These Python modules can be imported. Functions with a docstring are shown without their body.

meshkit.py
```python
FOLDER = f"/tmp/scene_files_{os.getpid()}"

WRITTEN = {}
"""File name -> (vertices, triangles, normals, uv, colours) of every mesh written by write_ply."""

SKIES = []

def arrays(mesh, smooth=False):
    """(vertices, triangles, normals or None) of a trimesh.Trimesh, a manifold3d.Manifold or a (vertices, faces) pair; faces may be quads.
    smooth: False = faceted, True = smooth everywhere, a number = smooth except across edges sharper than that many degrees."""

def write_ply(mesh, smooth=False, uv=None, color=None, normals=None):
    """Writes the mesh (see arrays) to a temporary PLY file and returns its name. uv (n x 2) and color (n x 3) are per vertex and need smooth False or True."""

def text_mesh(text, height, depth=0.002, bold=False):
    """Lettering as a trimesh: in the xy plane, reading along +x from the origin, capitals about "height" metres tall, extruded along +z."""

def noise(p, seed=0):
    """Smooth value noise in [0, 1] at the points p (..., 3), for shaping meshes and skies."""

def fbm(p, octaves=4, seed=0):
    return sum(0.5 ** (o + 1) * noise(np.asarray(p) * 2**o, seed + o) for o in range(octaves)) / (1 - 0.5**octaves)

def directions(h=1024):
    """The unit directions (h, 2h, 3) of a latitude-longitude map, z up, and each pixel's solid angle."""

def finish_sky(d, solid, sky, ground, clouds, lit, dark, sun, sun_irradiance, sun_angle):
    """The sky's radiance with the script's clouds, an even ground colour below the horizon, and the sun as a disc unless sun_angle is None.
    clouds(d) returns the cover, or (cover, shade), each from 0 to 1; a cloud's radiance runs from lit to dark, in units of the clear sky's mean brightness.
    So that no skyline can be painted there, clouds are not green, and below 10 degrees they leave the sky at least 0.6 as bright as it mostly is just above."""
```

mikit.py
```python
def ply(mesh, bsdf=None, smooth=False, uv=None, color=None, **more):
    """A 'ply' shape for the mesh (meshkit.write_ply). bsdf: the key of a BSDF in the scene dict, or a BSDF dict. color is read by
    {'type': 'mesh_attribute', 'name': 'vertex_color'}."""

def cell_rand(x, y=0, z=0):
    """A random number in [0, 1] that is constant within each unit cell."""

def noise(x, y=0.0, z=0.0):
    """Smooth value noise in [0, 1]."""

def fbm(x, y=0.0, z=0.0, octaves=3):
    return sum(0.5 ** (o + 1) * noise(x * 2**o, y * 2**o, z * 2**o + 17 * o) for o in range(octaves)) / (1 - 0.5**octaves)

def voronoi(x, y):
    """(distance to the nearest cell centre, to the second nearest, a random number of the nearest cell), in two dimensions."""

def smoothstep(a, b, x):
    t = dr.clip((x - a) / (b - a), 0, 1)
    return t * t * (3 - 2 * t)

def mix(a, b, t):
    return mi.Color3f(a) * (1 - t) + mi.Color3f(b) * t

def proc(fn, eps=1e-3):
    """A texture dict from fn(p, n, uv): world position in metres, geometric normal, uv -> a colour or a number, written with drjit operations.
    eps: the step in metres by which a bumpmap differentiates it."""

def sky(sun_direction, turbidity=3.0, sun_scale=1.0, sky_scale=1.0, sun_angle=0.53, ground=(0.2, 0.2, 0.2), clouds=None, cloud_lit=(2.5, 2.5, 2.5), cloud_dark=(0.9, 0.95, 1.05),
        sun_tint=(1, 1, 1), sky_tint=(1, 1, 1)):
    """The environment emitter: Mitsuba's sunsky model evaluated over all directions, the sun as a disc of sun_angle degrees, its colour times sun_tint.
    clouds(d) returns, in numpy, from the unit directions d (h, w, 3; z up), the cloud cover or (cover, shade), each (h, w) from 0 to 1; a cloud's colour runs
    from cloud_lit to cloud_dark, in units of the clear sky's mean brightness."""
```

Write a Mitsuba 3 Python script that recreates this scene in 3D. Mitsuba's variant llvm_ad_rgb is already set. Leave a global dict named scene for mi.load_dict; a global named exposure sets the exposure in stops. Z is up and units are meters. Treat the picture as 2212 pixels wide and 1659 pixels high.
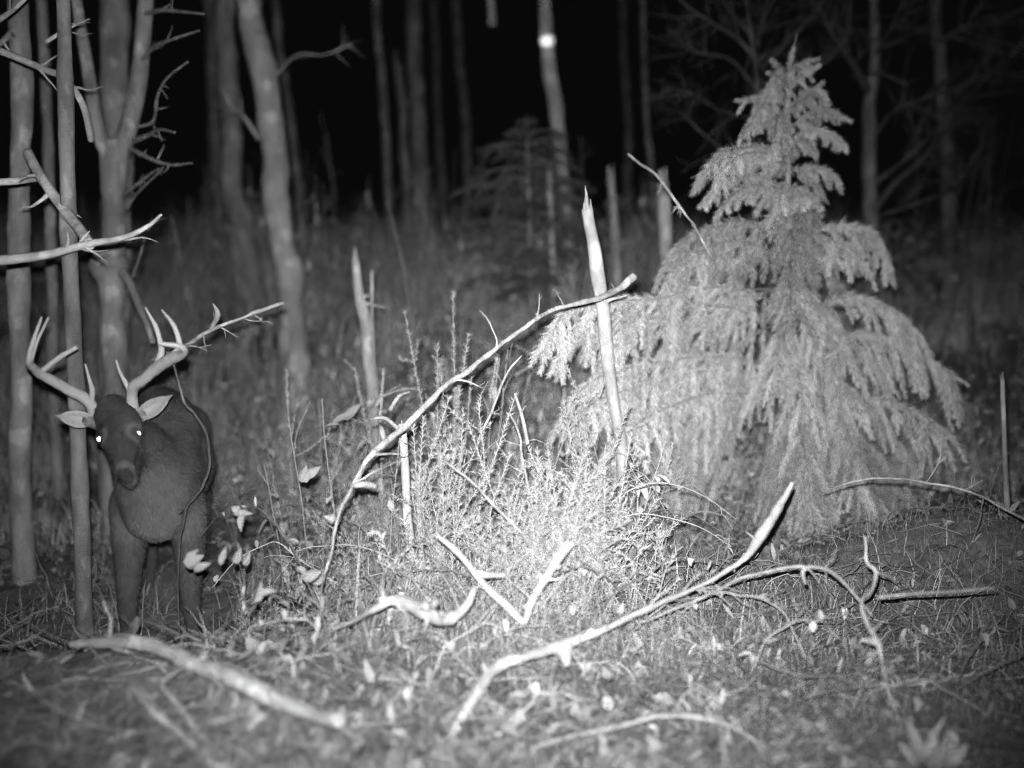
import math, numpy as np, trimesh, manifold3d, mitsuba as mi, drjit as dr
import mikit, meshkit
from mikit import noise, fbm, smoothstep, mix, proc

T = mi.ScalarTransform4f
scene, labels = {}, {}

# ------------------------------------------------------------------ camera, light, exposure
F, CU, CV = 2372.0, 1106.0, 829.5           # focal length and centre, in units of a 2212-wide picture
EYE = np.array([0.0, 0.0, 1.60])
PITCH = math.atan((CV - 525.0) / F)
FW = np.array([0, math.cos(PITCH), -math.sin(PITCH)])
UP = np.array([0, math.sin(PITCH), math.cos(PITCH)])
RT = np.array([1.0, 0, 0])


def P(u, v, y):
    """The point of the world at distance y (along the ground) in the direction measured on the photograph."""
    d = FW + RT * (u - CU) / F - UP * (v - CV) / F
    return EYE + d * (y / d[1])


def px(w, y):
    return w * y / F


scene['camera'] = {'type': 'thinlens', 'fov': 2 * math.degrees(math.atan(CU / F)), 'fov_axis': 'x',
                   'aperture_radius': 0.024, 'focus_distance': 4.25, 'near_clip': 0.05, 'far_clip': 400.0,
                   'to_world': T().look_at(origin=EYE.tolist(), target=(EYE + FW).tolist(), up=[0, 0, 1])}
# moonless overcast night: next to no light from the sky
scene['sky'] = mikit.sky([0.2, -0.5, 0.8], sun_scale=0.0, sky_scale=0.024, clouds=lambda d: 1.0,
                         cloud_lit=(1, 1, 1), cloud_dark=(1, 1, 1), ground=(0.1, 0.1, 0.1))
# the trail camera's infrared flash: an LED array just above its lens, a broad lobe and a hot core
FLASH = np.array([-0.02, 0.02, 1.60 + 0.065])
scene['flash_wide'] = {'type': 'spot', 'intensity': {'type': 'rgb', 'value': [142.0] * 3}, 'cutoff_angle': 34.5, 'beam_width': 3.0,
                       'to_world': T().look_at(origin=FLASH.tolist(), target=P(1080, 660, 6).tolist(), up=[0, 0, 1])}
scene['flash_core'] = {'type': 'spot', 'intensity': {'type': 'rgb', 'value': [62.0] * 3}, 'cutoff_angle': 19.0, 'beam_width': 1.5,
                       'to_world': T().look_at(origin=FLASH.tolist(), target=P(1370, 1010, 6).tolist(), up=[0, 0, 1])}
exposure = 0.15

# ------------------------------------------------------------------ helpers
used = {}


def numbered(base):
    n = used.get(base, 0)
    used[base] = n + 1
    return base if n == 0 else f'{base}_{n:03d}'


def numbered_peek(base):
    n = used.get(base, 0)
    return base if n == 0 else f'{base}_{n:03d}'


def tag(key, label=None, cat=None, group=None, kind=None):
    d = {k: v for k, v in dict(label=label, category=cat, group=group, kind=kind).items() if v}
    if d:
        labels[key] = d
    return key


def thing(name, label, cat, group=None):
    return tag(numbered(name), label, cat, group)


class MB:
    def __init__(s):
        s.v, s.f, s.c, s.n = [], [], [], 0

    def add(s, v, f, c=0.3):
        v = np.asarray(v, float)
        c = np.asarray(c, float)
        if c.ndim == 0:
            c = np.full(len(v), float(c))
        s.v.append(v); s.f.append(np.asarray(f, int) + s.n); s.c.append(c); s.n += len(v)

    def build(s, name, parent=None, mat='matte', smooth=False, kind=None, label=None):
        key = numbered(f'{parent}__{name}' if parent else name)
        v, f, c = np.vstack(s.v), np.vstack(s.f), np.concatenate(s.c)
        scene[key] = mikit.ply((v, f), mat, smooth=smooth, color=np.repeat(np.clip(c, 0.01, 0.9)[:, None], 3, 1))
        if kind or label:
            tag(key, label, kind=kind)
        return key


def resample(pts, n, rad=None):
    """Catmull-Rom through pts; radii interpolated along."""
    p = np.asarray(pts, float)
    k = len(p)
    if k == 2:
        t = np.linspace(0, 1, n)[:, None]
        q = p[0] * (1 - t) + p[1] * t
    else:
        e = np.vstack([2 * p[0] - p[1], p, 2 * p[-1] - p[-2]])
        s = np.linspace(0, k - 1 - 1e-9, n)
        i = s.astype(int); t = (s - i)[:, None]
        a, b, c, d = e[i], e[i + 1], e[i + 2], e[i + 3]
        q = 0.5 * (2 * b + (c - a) * t + (2 * a - 5 * b + 4 * c - d) * t ** 2 + (3 * b - a - 3 * c + d) * t ** 3)
    if rad is None:
        return q
    r = np.asarray(rad, float)
    r = np.full(k, float(r)) if r.ndim == 0 else (np.interp(np.linspace(0, 1, k), np.linspace(0, 1, len(r)), r) if len(r) != k else r)
    return q, np.interp(np.linspace(0, k - 1, n), np.arange(k), r)


def tube(p, r, sides=8, rough=0.0, seed=0, grain=40.0, caps=True):
    p = np.asarray(p, float); n = len(p)
    r = np.broadcast_to(np.asarray(r, float), (n,))
    t = np.gradient(p, axis=0); t /= np.linalg.norm(t, axis=1, keepdims=True) + 1e-12
    a = np.cross(t[0], [0.3, 0.9, 0.2] if abs(t[0][2]) > 0.7 else [0, 0, 1.0]); a /= np.linalg.norm(a)
    A = np.empty((n, 3))
    for i in range(n):
        a = a - t[i] * (a @ t[i]); a /= np.linalg.norm(a) + 1e-12; A[i] = a
    B = np.cross(t, A)
    th = np.arange(sides) * 2 * np.pi / sides
    d = np.cos(th)[None, :, None] * A[:, None] + np.sin(th)[None, :, None] * B[:, None]
    rr = np.repeat(r[:, None], sides, 1)
    if rough:
        q = p[:, None] + d * rr[..., None]
        rr = rr * (1 + rough * 2 * (meshkit.fbm(q * grain * [1, 1, 0.35], 3, seed) - 0.5))
    v = (p[:, None] + d * rr[..., None]).reshape(-1, 3)
    i, j = np.meshgrid(np.arange(n - 1), np.arange(sides), indexing='ij')
    q = np.stack([i * sides + j, i * sides + (j + 1) % sides, (i + 1) * sides + (j + 1) % sides, (i + 1) * sides + j], -1).reshape(-1, 4)
    f = np.vstack([q[:, [0, 1, 2]], q[:, [0, 2, 3]]])
    if caps:
        v = np.vstack([v, p[0], p[-1]])
        j = np.arange(sides)
        f = np.vstack([f, np.stack([np.full(sides, n * sides), (j + 1) % sides, j], 1),
                       np.stack([np.full(sides, n * sides + 1), (n - 1) * sides + j, (n - 1) * sides + (j + 1) % sides], 1)])
    return v, f


def sm(a, b, x):
    t = np.clip((x - a) / (b - a), 0, 1)
    return t * t * (3 - 2 * t)


def G(x, y, rough=True):
    """Height of the ground."""
    x, y = np.asarray(x, float), np.asarray(y, float)
    wl = 1 - sm(-0.9, 0.1, x)
    s = sm(3.15, 3.85, y) * wl + sm(3.2, 5.5, y) * (1 - wl)
    near = 0.26 + 0.12 * wl
    low = -0.05 * wl + 0.08 * (1 - wl)
    z = near * (1 - s) + low * s + 0.20 * np.maximum(0, y - 7.0) * sm(6.5, 9.5, y)
    z = np.minimum(z, 1.35 + 0.01 * y) + 0.30 * np.exp(-((x - 2.0) / 0.85) ** 2 - ((y - 4.6) / 0.5) ** 2)
    z = z + 0.10 * np.exp(-((x - 0.25) / 0.6) ** 2 - ((y - 4.3) / 0.7) ** 2)
    if rough:
        q = np.stack([x, y, np.zeros_like(x)], -1)
        z = z + 0.09 * (meshkit.fbm(q * 1.3, 3, 5) - 0.5) + 0.035 * (meshkit.fbm(q * 7, 3, 9) - 0.5)
    return z


def proj(p):
    d = np.asarray(p) - EYE
    w = d @ FW
    return CU + F * (d @ RT) / w, CV - F * (d @ UP) / w


# ------------------------------------------------------------------ materials (infrared picture: everything is a grey)
def two(b):
    return {'type': 'twosided', 'bsdf': b}


def grey(fn, eps=1e-3):
    return proc(lambda p, n, uv: mi.Color3f(fn(p)), eps)


scene['matte'] = two({'type': 'diffuse', 'reflectance': {'type': 'mesh_attribute', 'name': 'vertex_color'}})


def bark(lo, hi, k, seed):
    def f(p):
        a = fbm(p.x * k + seed, p.y * k, p.z * k * 0.22, 4)
        b = fbm(p.x * k * 0.35, p.y * k * 0.35 + seed, p.z * 4.5, 3)
        l = smoothstep(0.56, 0.66, fbm(p.x * 14 + seed, p.y * 14, p.z * 9, 3))
        g = noise(p.x * 220.0, p.y * 220.0, p.z * 160.0)
        return (lo + (hi - lo) * smoothstep(0.25, 0.75, 0.5 * a + 0.5 * b)) * (0.78 + 0.44 * g) * (1.0 + 0.45 * l)
    return f


scene['bark_pale'] = two({'type': 'diffuse', 'reflectance': grey(bark(0.26, 0.50, 26.0, 3.0))})
scene['stick_bark'] = two({'type': 'diffuse', 'reflectance': grey(bark(0.19, 0.44, 60.0, 5.0))})
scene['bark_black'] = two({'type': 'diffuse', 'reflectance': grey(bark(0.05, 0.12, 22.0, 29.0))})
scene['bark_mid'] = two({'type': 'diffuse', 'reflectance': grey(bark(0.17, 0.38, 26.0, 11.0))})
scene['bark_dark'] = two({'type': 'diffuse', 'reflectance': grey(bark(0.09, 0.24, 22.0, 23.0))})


def soil(p):
    a = fbm(p.x * 3.0, p.y * 3.0, p.z * 3.0, 3)
    b = fbm(p.x * 38.0, p.y * 38.0, p.z * 38.0, 3)
    c = noise(p.x * 240.0, p.y * 240.0, p.z * 240.0)
    return (0.095 + 0.22 * smoothstep(0.25, 0.8, 0.5 * a + 0.5 * b)) * (0.7 + 0.6 * c)


scene['soil'] = two({'type': 'diffuse', 'reflectance': grey(soil)})
scene['eye_gloss'] = {'type': 'principled', 'base_color': {'type': 'rgb', 'value': [0.03] * 3}, 'roughness': 0.15, 'specular': 0.5}
# a tapetum behind the pupil and a glass-bead reflector throw light back the way it came
scene['mirror_grain'] = two({'type': 'roughconductor', 'alpha': 0.24, 'distribution': 'ggx', 'specular_reflectance': {'type': 'rgb', 'value': [0.95] * 3}})

# ------------------------------------------------------------------ ground
gx = np.concatenate([-np.geomspace(150, 5, 40), np.linspace(-4.9, 4.9, 260), np.geomspace(5, 150, 40)])
gy = np.concatenate([np.linspace(-60, 1.6, 20)[:-1], np.linspace(1.6, 9, 230), np.geomspace(9.05, 220, 110)])
X, Y = np.meshgrid(gx, gy, indexing='ij')
fade = np.clip(G(X, Y), -0.2, 2.8)
V = np.stack([X, Y, fade], -1).reshape(-1, 3)
n0, n1 = X.shape
i, j = np.meshgrid(np.arange(n0 - 1), np.arange(n1 - 1), indexing='ij')
Q = np.stack([i * n1 + j, (i + 1) * n1 + j, (i + 1) * n1 + j + 1, i * n1 + j + 1], -1).reshape(-1, 4)
scene['ground'] = mikit.ply((V, Q), 'soil', smooth=True)
tag('ground', 'dark forest floor of soil and rotted leaves', kind='structure')


# ------------------------------------------------------------------ trees
rng = np.random.default_rng(7)


def twig_path(p0, d, L, n, wob, grav=0.0, rg=rng):
    p = [np.array(p0, float)]
    d = np.array(d, float); d /= np.linalg.norm(d)
    for k in range(n):
        d = d + rg.normal(0, wob, 3) + [0, 0, grav / n]
        d /= np.linalg.norm(d)
        p.append(p[-1] + d * L / n)
    return np.array(p)


D_KEY = ['forked_tree']


def trunk(pts, y, name, label, mat, cat='tree', grow=True, base=True, sides=14, rough=0.10, sub='trunk', root=None, ypts=None):
    """pts: (u, v, width) down the trunk as seen; goes on above the frame and into the ground."""
    ys = ypts or [y] * len(pts)
    p = [P(u, v, yy) for (u, v, w), yy in zip(pts, ys)]
    r = [px(w, yy) / 2 for (u, v, w), yy in zip(pts, ys)]
    if grow:
        d = p[0] - p[1]; d /= np.linalg.norm(d)
        d = d * [0.5, 1, 1]; d[2] = abs(d[2])
        h = max(2.5, 1.1 * y * 0.55)
        p = [p[0] + d * h, p[0] + d * h * 0.5] + p
        r = [r[0] * 0.72, r[0] * 0.88] + r
    if base:
        z = float(G(p[-1][0], p[-1][1]))
        if p[-1][2] > z + 0.02:
            p.append(np.array([p[-1][0], p[-1][1], z])); r.append(r[-1] * 1.12)
        p.append(np.array([p[-1][0], p[-1][1], min(z, p[-1][2]) - 0.15])); r.append(r[-1] * 1.15)
    L = np.linalg.norm(np.diff(p, axis=0), axis=1).sum()
    q, rr = resample(p, int(max(30, min(200, L / 0.03))), r)
    sd = len(scene)
    q = q + (meshkit.fbm(np.stack([q * 2.2, q * 2.2 + 31, q * 2.2 + 77]), 3, sd).T - 0.5) * (0.9 * rr)[:, None] * [1, 1, 0.2]
    rr = rr * (0.82 + 0.36 * meshkit.fbm(q * 6, 3, sd + 3))
    root = root or thing(name, label, cat)
    b = MB(); b.add(*tube(q, rr, sides, rough * 1.5, seed=len(scene), grain=12.0))
    if not grow and base and root != D_KEY[0]:
        rs = np.random.default_rng(sd); ax_ = q[0] - q[2]; ax_ /= np.linalg.norm(ax_)
        for k in range(7):
            a_ = rs.uniform(0, 6.28); o_ = q[0] + np.array([math.cos(a_), math.sin(a_), 0]) * rr[0] * rs.uniform(.2, .75) - ax_ * rr[0]
            e_ = o_ + ax_ * rr[0] * rs.uniform(1.6, 5.0) + rs.normal(0, .3, 3) * rr[0]
            b.add(*tube(np.linspace(o_, e_, 5), np.linspace(rr[0] * rs.uniform(.3, .55), rr[0] * .06, 5), 6, .3, seed=k, grain=60))
        for k in range(int(rs.integers(1, 4))):
            i_ = int(rs.uniform(.15, .7) * len(q)); d_ = rs.normal(0, 1, 3) + [0, -.3, .5]; d_ /= np.linalg.norm(d_)
            pp_ = twig_path(q[i_], d_, rr[i_] * rs.uniform(3, 7), 4, .2, rg=rs); b.add(*tube(resample(pp_, 9), np.linspace(rr[i_] * .4, rr[i_] * .12, 9), 6, .2, seed=k, grain=60))
    b.build(sub, root, mat, smooth=True)
    return root


def twiggy(b, path, r0, r1, n_side, side_len, rg, level=1, sides=6, wob=0.16, up=0.2, rough=0.12, col=0.3):
    q, rr = resample(path, max(8, 5 * len(path)), [r0, r1])
    b.add(*tube(q, rr, sides, rough, seed=int(rg.integers(1000)), grain=30), col)
    for k in range(n_side):
        t = rg.uniform(0.15, 0.98)
        i = min(int(t * (len(q) - 1)), len(q) - 2)
        tan = q[i + 1] - q[i]; tan /= np.linalg.norm(tan)
        s = rg.normal(0, 1, 3); s -= tan * (s @ tan); s /= np.linalg.norm(s)
        d = tan * rg.uniform(0.4, 0.9) + s * rg.uniform(0.5, 1.0) + [0, 0, up]
        L = side_len * rg.uniform(0.4, 1.2) * (1.1 - 0.6 * t)
        pp = twig_path(q[i], d, L, 5, wob, rg=rg)
        if level > 1:
            twiggy(b, pp, rr[i] * 0.6, rr[i] * 0.25, max(2, n_side // 2), side_len * 0.45, rg, level - 1, 5, wob, up, rough, col)
        else:
            q2, r2 = resample(pp, 12, [max(rr[i] * 0.55, 0.0012), 0.0009])
            b.add(*tube(q2, r2, 5), col)


def limb(root, pts, ys, ws, mat, name='branch', n_side=0, side_len=0.3, level=1, seed=0, up=0.1):
    rg = np.random.default_rng(seed)
    p = [P(u, v, y) for (u, v), y in zip(pts, ys)]
    b = MB()
    q = resample(p, 10 * len(p))
    twiggy(b, q[::3] if n_side else q[::2], px(ws[0], ys[0]) / 2, px(ws[1], ys[-1]) / 2, n_side, side_len, rg, level, 8, up=up)
    return b.build(name, root, mat, smooth=True)


# left edge saplings
A = trunk([(38, 0, 44), (42, 400, 45), (45, 800, 46), (48, 1190, 48)], 5.3, 'sapling_trunk', 'pale straight sapling trunk at the left edge, leftmost in the picture', 'bark_mid', 'tree trunk')
limb(A, [(38, 60), (10, 85), (-40, 130)], [5.3, 5.2, 5.0], (18, 8), 'bark_pale', n_side=3, seed=4)
B_ = trunk([(136, 0, 28), (140, 200, 34), (150, 500, 36), (167, 900, 36), (186, 1390, 40)], 4.12, 'sapling_trunk', 'grey sapling trunk beside the deer, behind its left antler and ear', 'bark_dark', 'tree trunk')
C_ = trunk([(92, 0, 22), (100, 200, 22), (105, 350, 22), (112, 670, 24), (116, 860, 24)], 7.0, 'sapling_trunk', 'thin dim sapling trunk between the two saplings at the left edge', 'bark_mid', 'tree trunk')
# forked tree behind the deer
D = thing('forked_tree', 'forked grey tree with a swollen burl standing behind the deer head', 'tree')
trunk([(238, 300, 62), (240, 350, 60), (244, 430, 48), (246, 520, 48), (240, 545, 70), (240, 575, 96), (245, 605, 62), (246, 640, 52), (245, 800, 52), (244, 1000, 56)], 6.2, 'x', '', 'bark_mid', grow=False, root=D)
limb(D, [(236, 335), (212, 280), (190, 150), (165, 0), (140, -200), (120, -420)], [6.2, 6.17, 6.15, 6.1, 6.0, 6.0], (36, 14), 'bark_mid', 'stem', seed=1)
limb(D, [(250, 350), (276, 280), (300, 170), (315, 0), (328, -200), (338, -450)], [6.2, 6.2, 6.22, 6.25, 6.3, 6.3], (44, 26), 'bark_mid', 'stem', seed=2)
limb(D, [(262, 585), (282, 615), (300, 660), (318, 700), (332, 745)], [6.15, 6.05, 5.95, 5.9, 5.9], (22, 11), 'bark_mid', 'dead_branch', seed=3)
for k, (pts, w) in enumerate([
        ([(262, 425), (300, 395), (330, 372), (352, 362)], 7), ([(280, 320), (330, 345), (370, 356), (415, 352)], 9), ([(286, 306), (320, 292), (345, 280), (378, 286)], 10),
        ([(290, 275), (330, 262), (340, 210), (360, 170), (410, 130)], 6), ([(270, 640), (300, 560), (318, 500), (345, 466)], 3), ([(306, 130), (335, 100), (375, 84), (430, 66)], 8),
        ([(316, 30), (350, 22), (400, 26), (440, 30)], 9), ([(264, 470), (285, 432), (310, 404), (350, 366)], 6), ([(260, 700), (290, 440), (300, 420)], 2)][:8]):
    limb(D, pts, np.linspace(6.2, 5.6, len(pts)), (w * 1.2, 4), 'bark_mid', 'twig', n_side=4, side_len=0.11, seed=30 + k, up=0.0)
trunk([(244, 0, 62), (246, 120, 60), (248, 300, 62), (250, 700, 66), (252, 900, 68)], 7.6, 'tree', 'grey trunk seen through the fork of the tree behind the deer', 'bark_mid', 'tree')
E_ = trunk([(488, 0, 40), (494, 200, 40), (502, 400, 46), (520, 500, 56), (540, 620, 66), (548, 760, 70)], 11, 'tree', 'dim trunk just left of the broad pale trunk', 'bark_mid', 'tree')
F_ = trunk([(540, 0, 52), (556, 90, 56), (575, 200, 56), (605, 500, 56), (628, 690, 60), (640, 900, 70)], 8.6, 'tree', 'broad pale leaning trunk left of centre, widest bright trunk in the wood', 'bark_pale', 'tree')
limb(F_, [(590, 170), (640, 120), (700, 118), (760, 96)], [8.6, 8.5, 8.4, 8.3], (7, 3), 'bark_mid', n_side=8, side_len=0.3, seed=41)
limb(F_, [(560, 300), (525, 250), (500, 230), (480, 190)], [8.6, 8.6, 8.6, 8.6], (12, 5), 'bark_mid', n_side=5, side_len=0.3, seed=42)
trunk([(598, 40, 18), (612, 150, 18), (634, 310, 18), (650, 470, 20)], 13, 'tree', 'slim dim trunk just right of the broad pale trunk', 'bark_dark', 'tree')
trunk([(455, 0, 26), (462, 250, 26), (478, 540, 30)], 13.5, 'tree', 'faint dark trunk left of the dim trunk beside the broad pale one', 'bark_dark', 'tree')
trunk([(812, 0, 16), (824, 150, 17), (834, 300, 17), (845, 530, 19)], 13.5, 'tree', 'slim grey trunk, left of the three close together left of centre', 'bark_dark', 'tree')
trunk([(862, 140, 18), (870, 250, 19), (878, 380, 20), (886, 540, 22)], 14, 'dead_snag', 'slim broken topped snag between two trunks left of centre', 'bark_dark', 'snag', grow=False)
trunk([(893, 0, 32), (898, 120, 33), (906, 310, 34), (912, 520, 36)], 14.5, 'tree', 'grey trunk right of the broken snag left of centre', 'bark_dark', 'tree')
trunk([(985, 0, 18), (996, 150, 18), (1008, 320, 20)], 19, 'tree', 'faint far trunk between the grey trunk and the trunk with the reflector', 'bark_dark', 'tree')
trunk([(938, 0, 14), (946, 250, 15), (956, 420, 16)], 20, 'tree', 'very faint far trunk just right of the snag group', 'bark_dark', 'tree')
M_ = trunk([(1176, 0, 28), (1182, 90, 29), (1192, 170, 31), (1204, 260, 31), (1224, 440, 24), (1240, 640, 26), (1246, 760, 26)], 10.5, 'tree', 'pale trunk top centre carrying a bright round reflector', 'bark_pale', 'tree')
trunk([(1058, -60, 16), (1061, 0, 16), (1064, 56, 17)], 11.5, 'hanging_branch', 'short broken branch end hanging into the top of the picture left of the reflector', 'bark_pale', 'branch', base=False)
trunk([(1186, 380, 12), (1190, 470, 13), (1194, 640, 14)], 9.5, 'weed_pole', 'thin grey dead stem just left of the pale trunk below the far conifer', 'bark_mid', 'stem', grow=False)
trunk([(1318, 388, 17), (1326, 465, 18), (1334, 600, 18), (1338, 700, 18)], 9.0, 'dead_snag', 'short broken grey snag right of the bright broken pole', 'bark_mid', 'snag', grow=False)
trunk([(1395, 215, 12), (1404, 330, 13), (1418, 450, 15), (1426, 560, 15)], 13, 'tree', 'thin faint trunk above the left shoulder of the fir', 'bark_dark', 'tree')
trunk([(1432, 395, 26), (1438, 500, 29), (1448, 620, 34), (1462, 800, 36)], 7.6, 'dead_snag', 'thick grey broken snag behind the left edge of the fir', 'bark_mid', 'snag', grow=False)
O_ = trunk([(1268, 450, 25), (1279, 520, 27), (1291, 600, 28), (1310, 760, 27), (1326, 870, 26), (1343, 990, 26)], 4.75, 'broken_pole', 'bright broken topped sapling pole in front of the left side of the fir', 'bark_pale', 'snag', grow=False, rough=0.14)
trunk([(1345, 0, 14), (1352, 200, 14), (1358, 300, 15)], 20, 'tree', 'very faint trunk in the dark between reflector and fir top', 'bark_dark', 'tree')

# round reflector on the pale trunk
t = thing('trail_reflector', 'small bright round reflector on the pale trunk at top centre', 'reflector')
c = P(1182, 88, 10.5 - px(29, 10.5) * 0.5 - 0.03)
disc = trimesh.creation.icosphere(3, 1.0); dv = disc.vertices * [px(17, 10.5), 0.010, px(16, 10.5)]
dv = trimesh.transform_points(dv, trimesh.transformations.rotation_matrix(math.radians(9), [1, 0, 0]))
scene[t] = mikit.ply((dv + c, disc.faces), 'mirror_grain', smooth=True)

# bare tree behind the fir
R_ = thing('bare_tree', 'dim bare branching tree in the dark right of the fir top', 'tree')
trunk([(1888, 0, 18), (1890, 100, 22), (1880, 240, 26), (1878, 380, 30), (1880, 520, 34), (1882, 800, 40)], 9.5, 'x', '', 'bark_dark', root=R_)
for k, (pts, w) in enumerate([([(1876, 200), (1850, 150), (1820, 105), (1790, 60), (1760, -20)], 20), ([(1884, 300), (1930, 240), (1990, 215), (2060, 190)], 9),
                              ([(1884, 460), (1930, 400), (1990, 345), (2020, 300), (2060, 240)], 16), ([(1886, 470), (1980, 440), (2060, 400), (2130, 300)], 9),
                              ([(1886, 590), (1960, 560), (2030, 520), (2110, 470)], 8), ([(1884, 400), (1960, 340), (2040, 260), (2130, 170)], 12), ([(1890, 120), (1925, 60), (1960, -20)], 10)]):
    limb(R_, pts, np.linspace(9.5, 8.6 + 0.3 * (k % 3), len(pts)), (w, 4), 'bark_black', 'branch', n_side=10, side_len=0.6, level=2, seed=60 + k)
S_ = trunk([(2020, 0, 26), (2030, 100, 26), (2036, 200, 28), (2044, 330, 28), (2052, 600, 30)], 11, 'tree', 'dim trunk in the dark near the upper right corner', 'bark_dark', 'tree')
limb(S_, [(2034, 210), (2090, 180), (2150, 150), (2212, 90)], [11, 10.8, 10.5, 10.3], (8, 3), 'bark_dark', n_side=9, side_len=0.7, level=2, seed=71)
limb(S_, [(2030, 90), (2080, 60), (2140, 50), (2230, 10)], [11, 10.8, 10.5, 10.3], (8, 3), 'bark_dark', n_side=9, side_len=0.7, level=2, seed=72)
# bare shrub, upper right, behind the fir tip
H_ = thing('bare_shrub', 'faint tangle of bare branches behind and left of the fir tip', 'shrub')
for k, (pts, w) in enumerate([([(1640, 520), (1640, 300), (1632, 150), (1612, 0), (1600, -120)], 14), ([(1640, 140), (1600, 90), (1540, 50), (1480, 10), (1440, -40)], 9), ([(1636, 200), (1580, 130), (1500, 110), (1440, 60)], 6),
                              ([(1644, 150), (1700, 90), (1760, 30), (1800, -40)], 8), ([(1642, 260), (1560, 240), (1490, 200), (1430, 190)], 6), ([(1636, 100), (1650, 40), (1690, -30)], 7), ([(1644, 330), (1580, 330), (1520, 290), (1470, 240)], 5),
                              ([(1642, 200), (1720, 160), (1790, 130), (1840, 60)], 6)]):
    limb(H_, pts, np.linspace(8.8, 8.2 + 0.2 * (k % 4), len(pts)), (w, 3), 'bark_black', 'branch', n_side=11, side_len=0.5, level=2, seed=80 + k)
b = MB(); q, rr = resample([P(1640, 520, 8.8), np.array([P(1640, 520, 8.8)[0], 8.8, float(G(P(1640, 520, 8.8)[0], 8.8)) - 0.1])], 10, [0.028, 0.035]); b.add(*tube(q, rr, 8)); b.build('stem', H_, 'bark_black', True)

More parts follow.
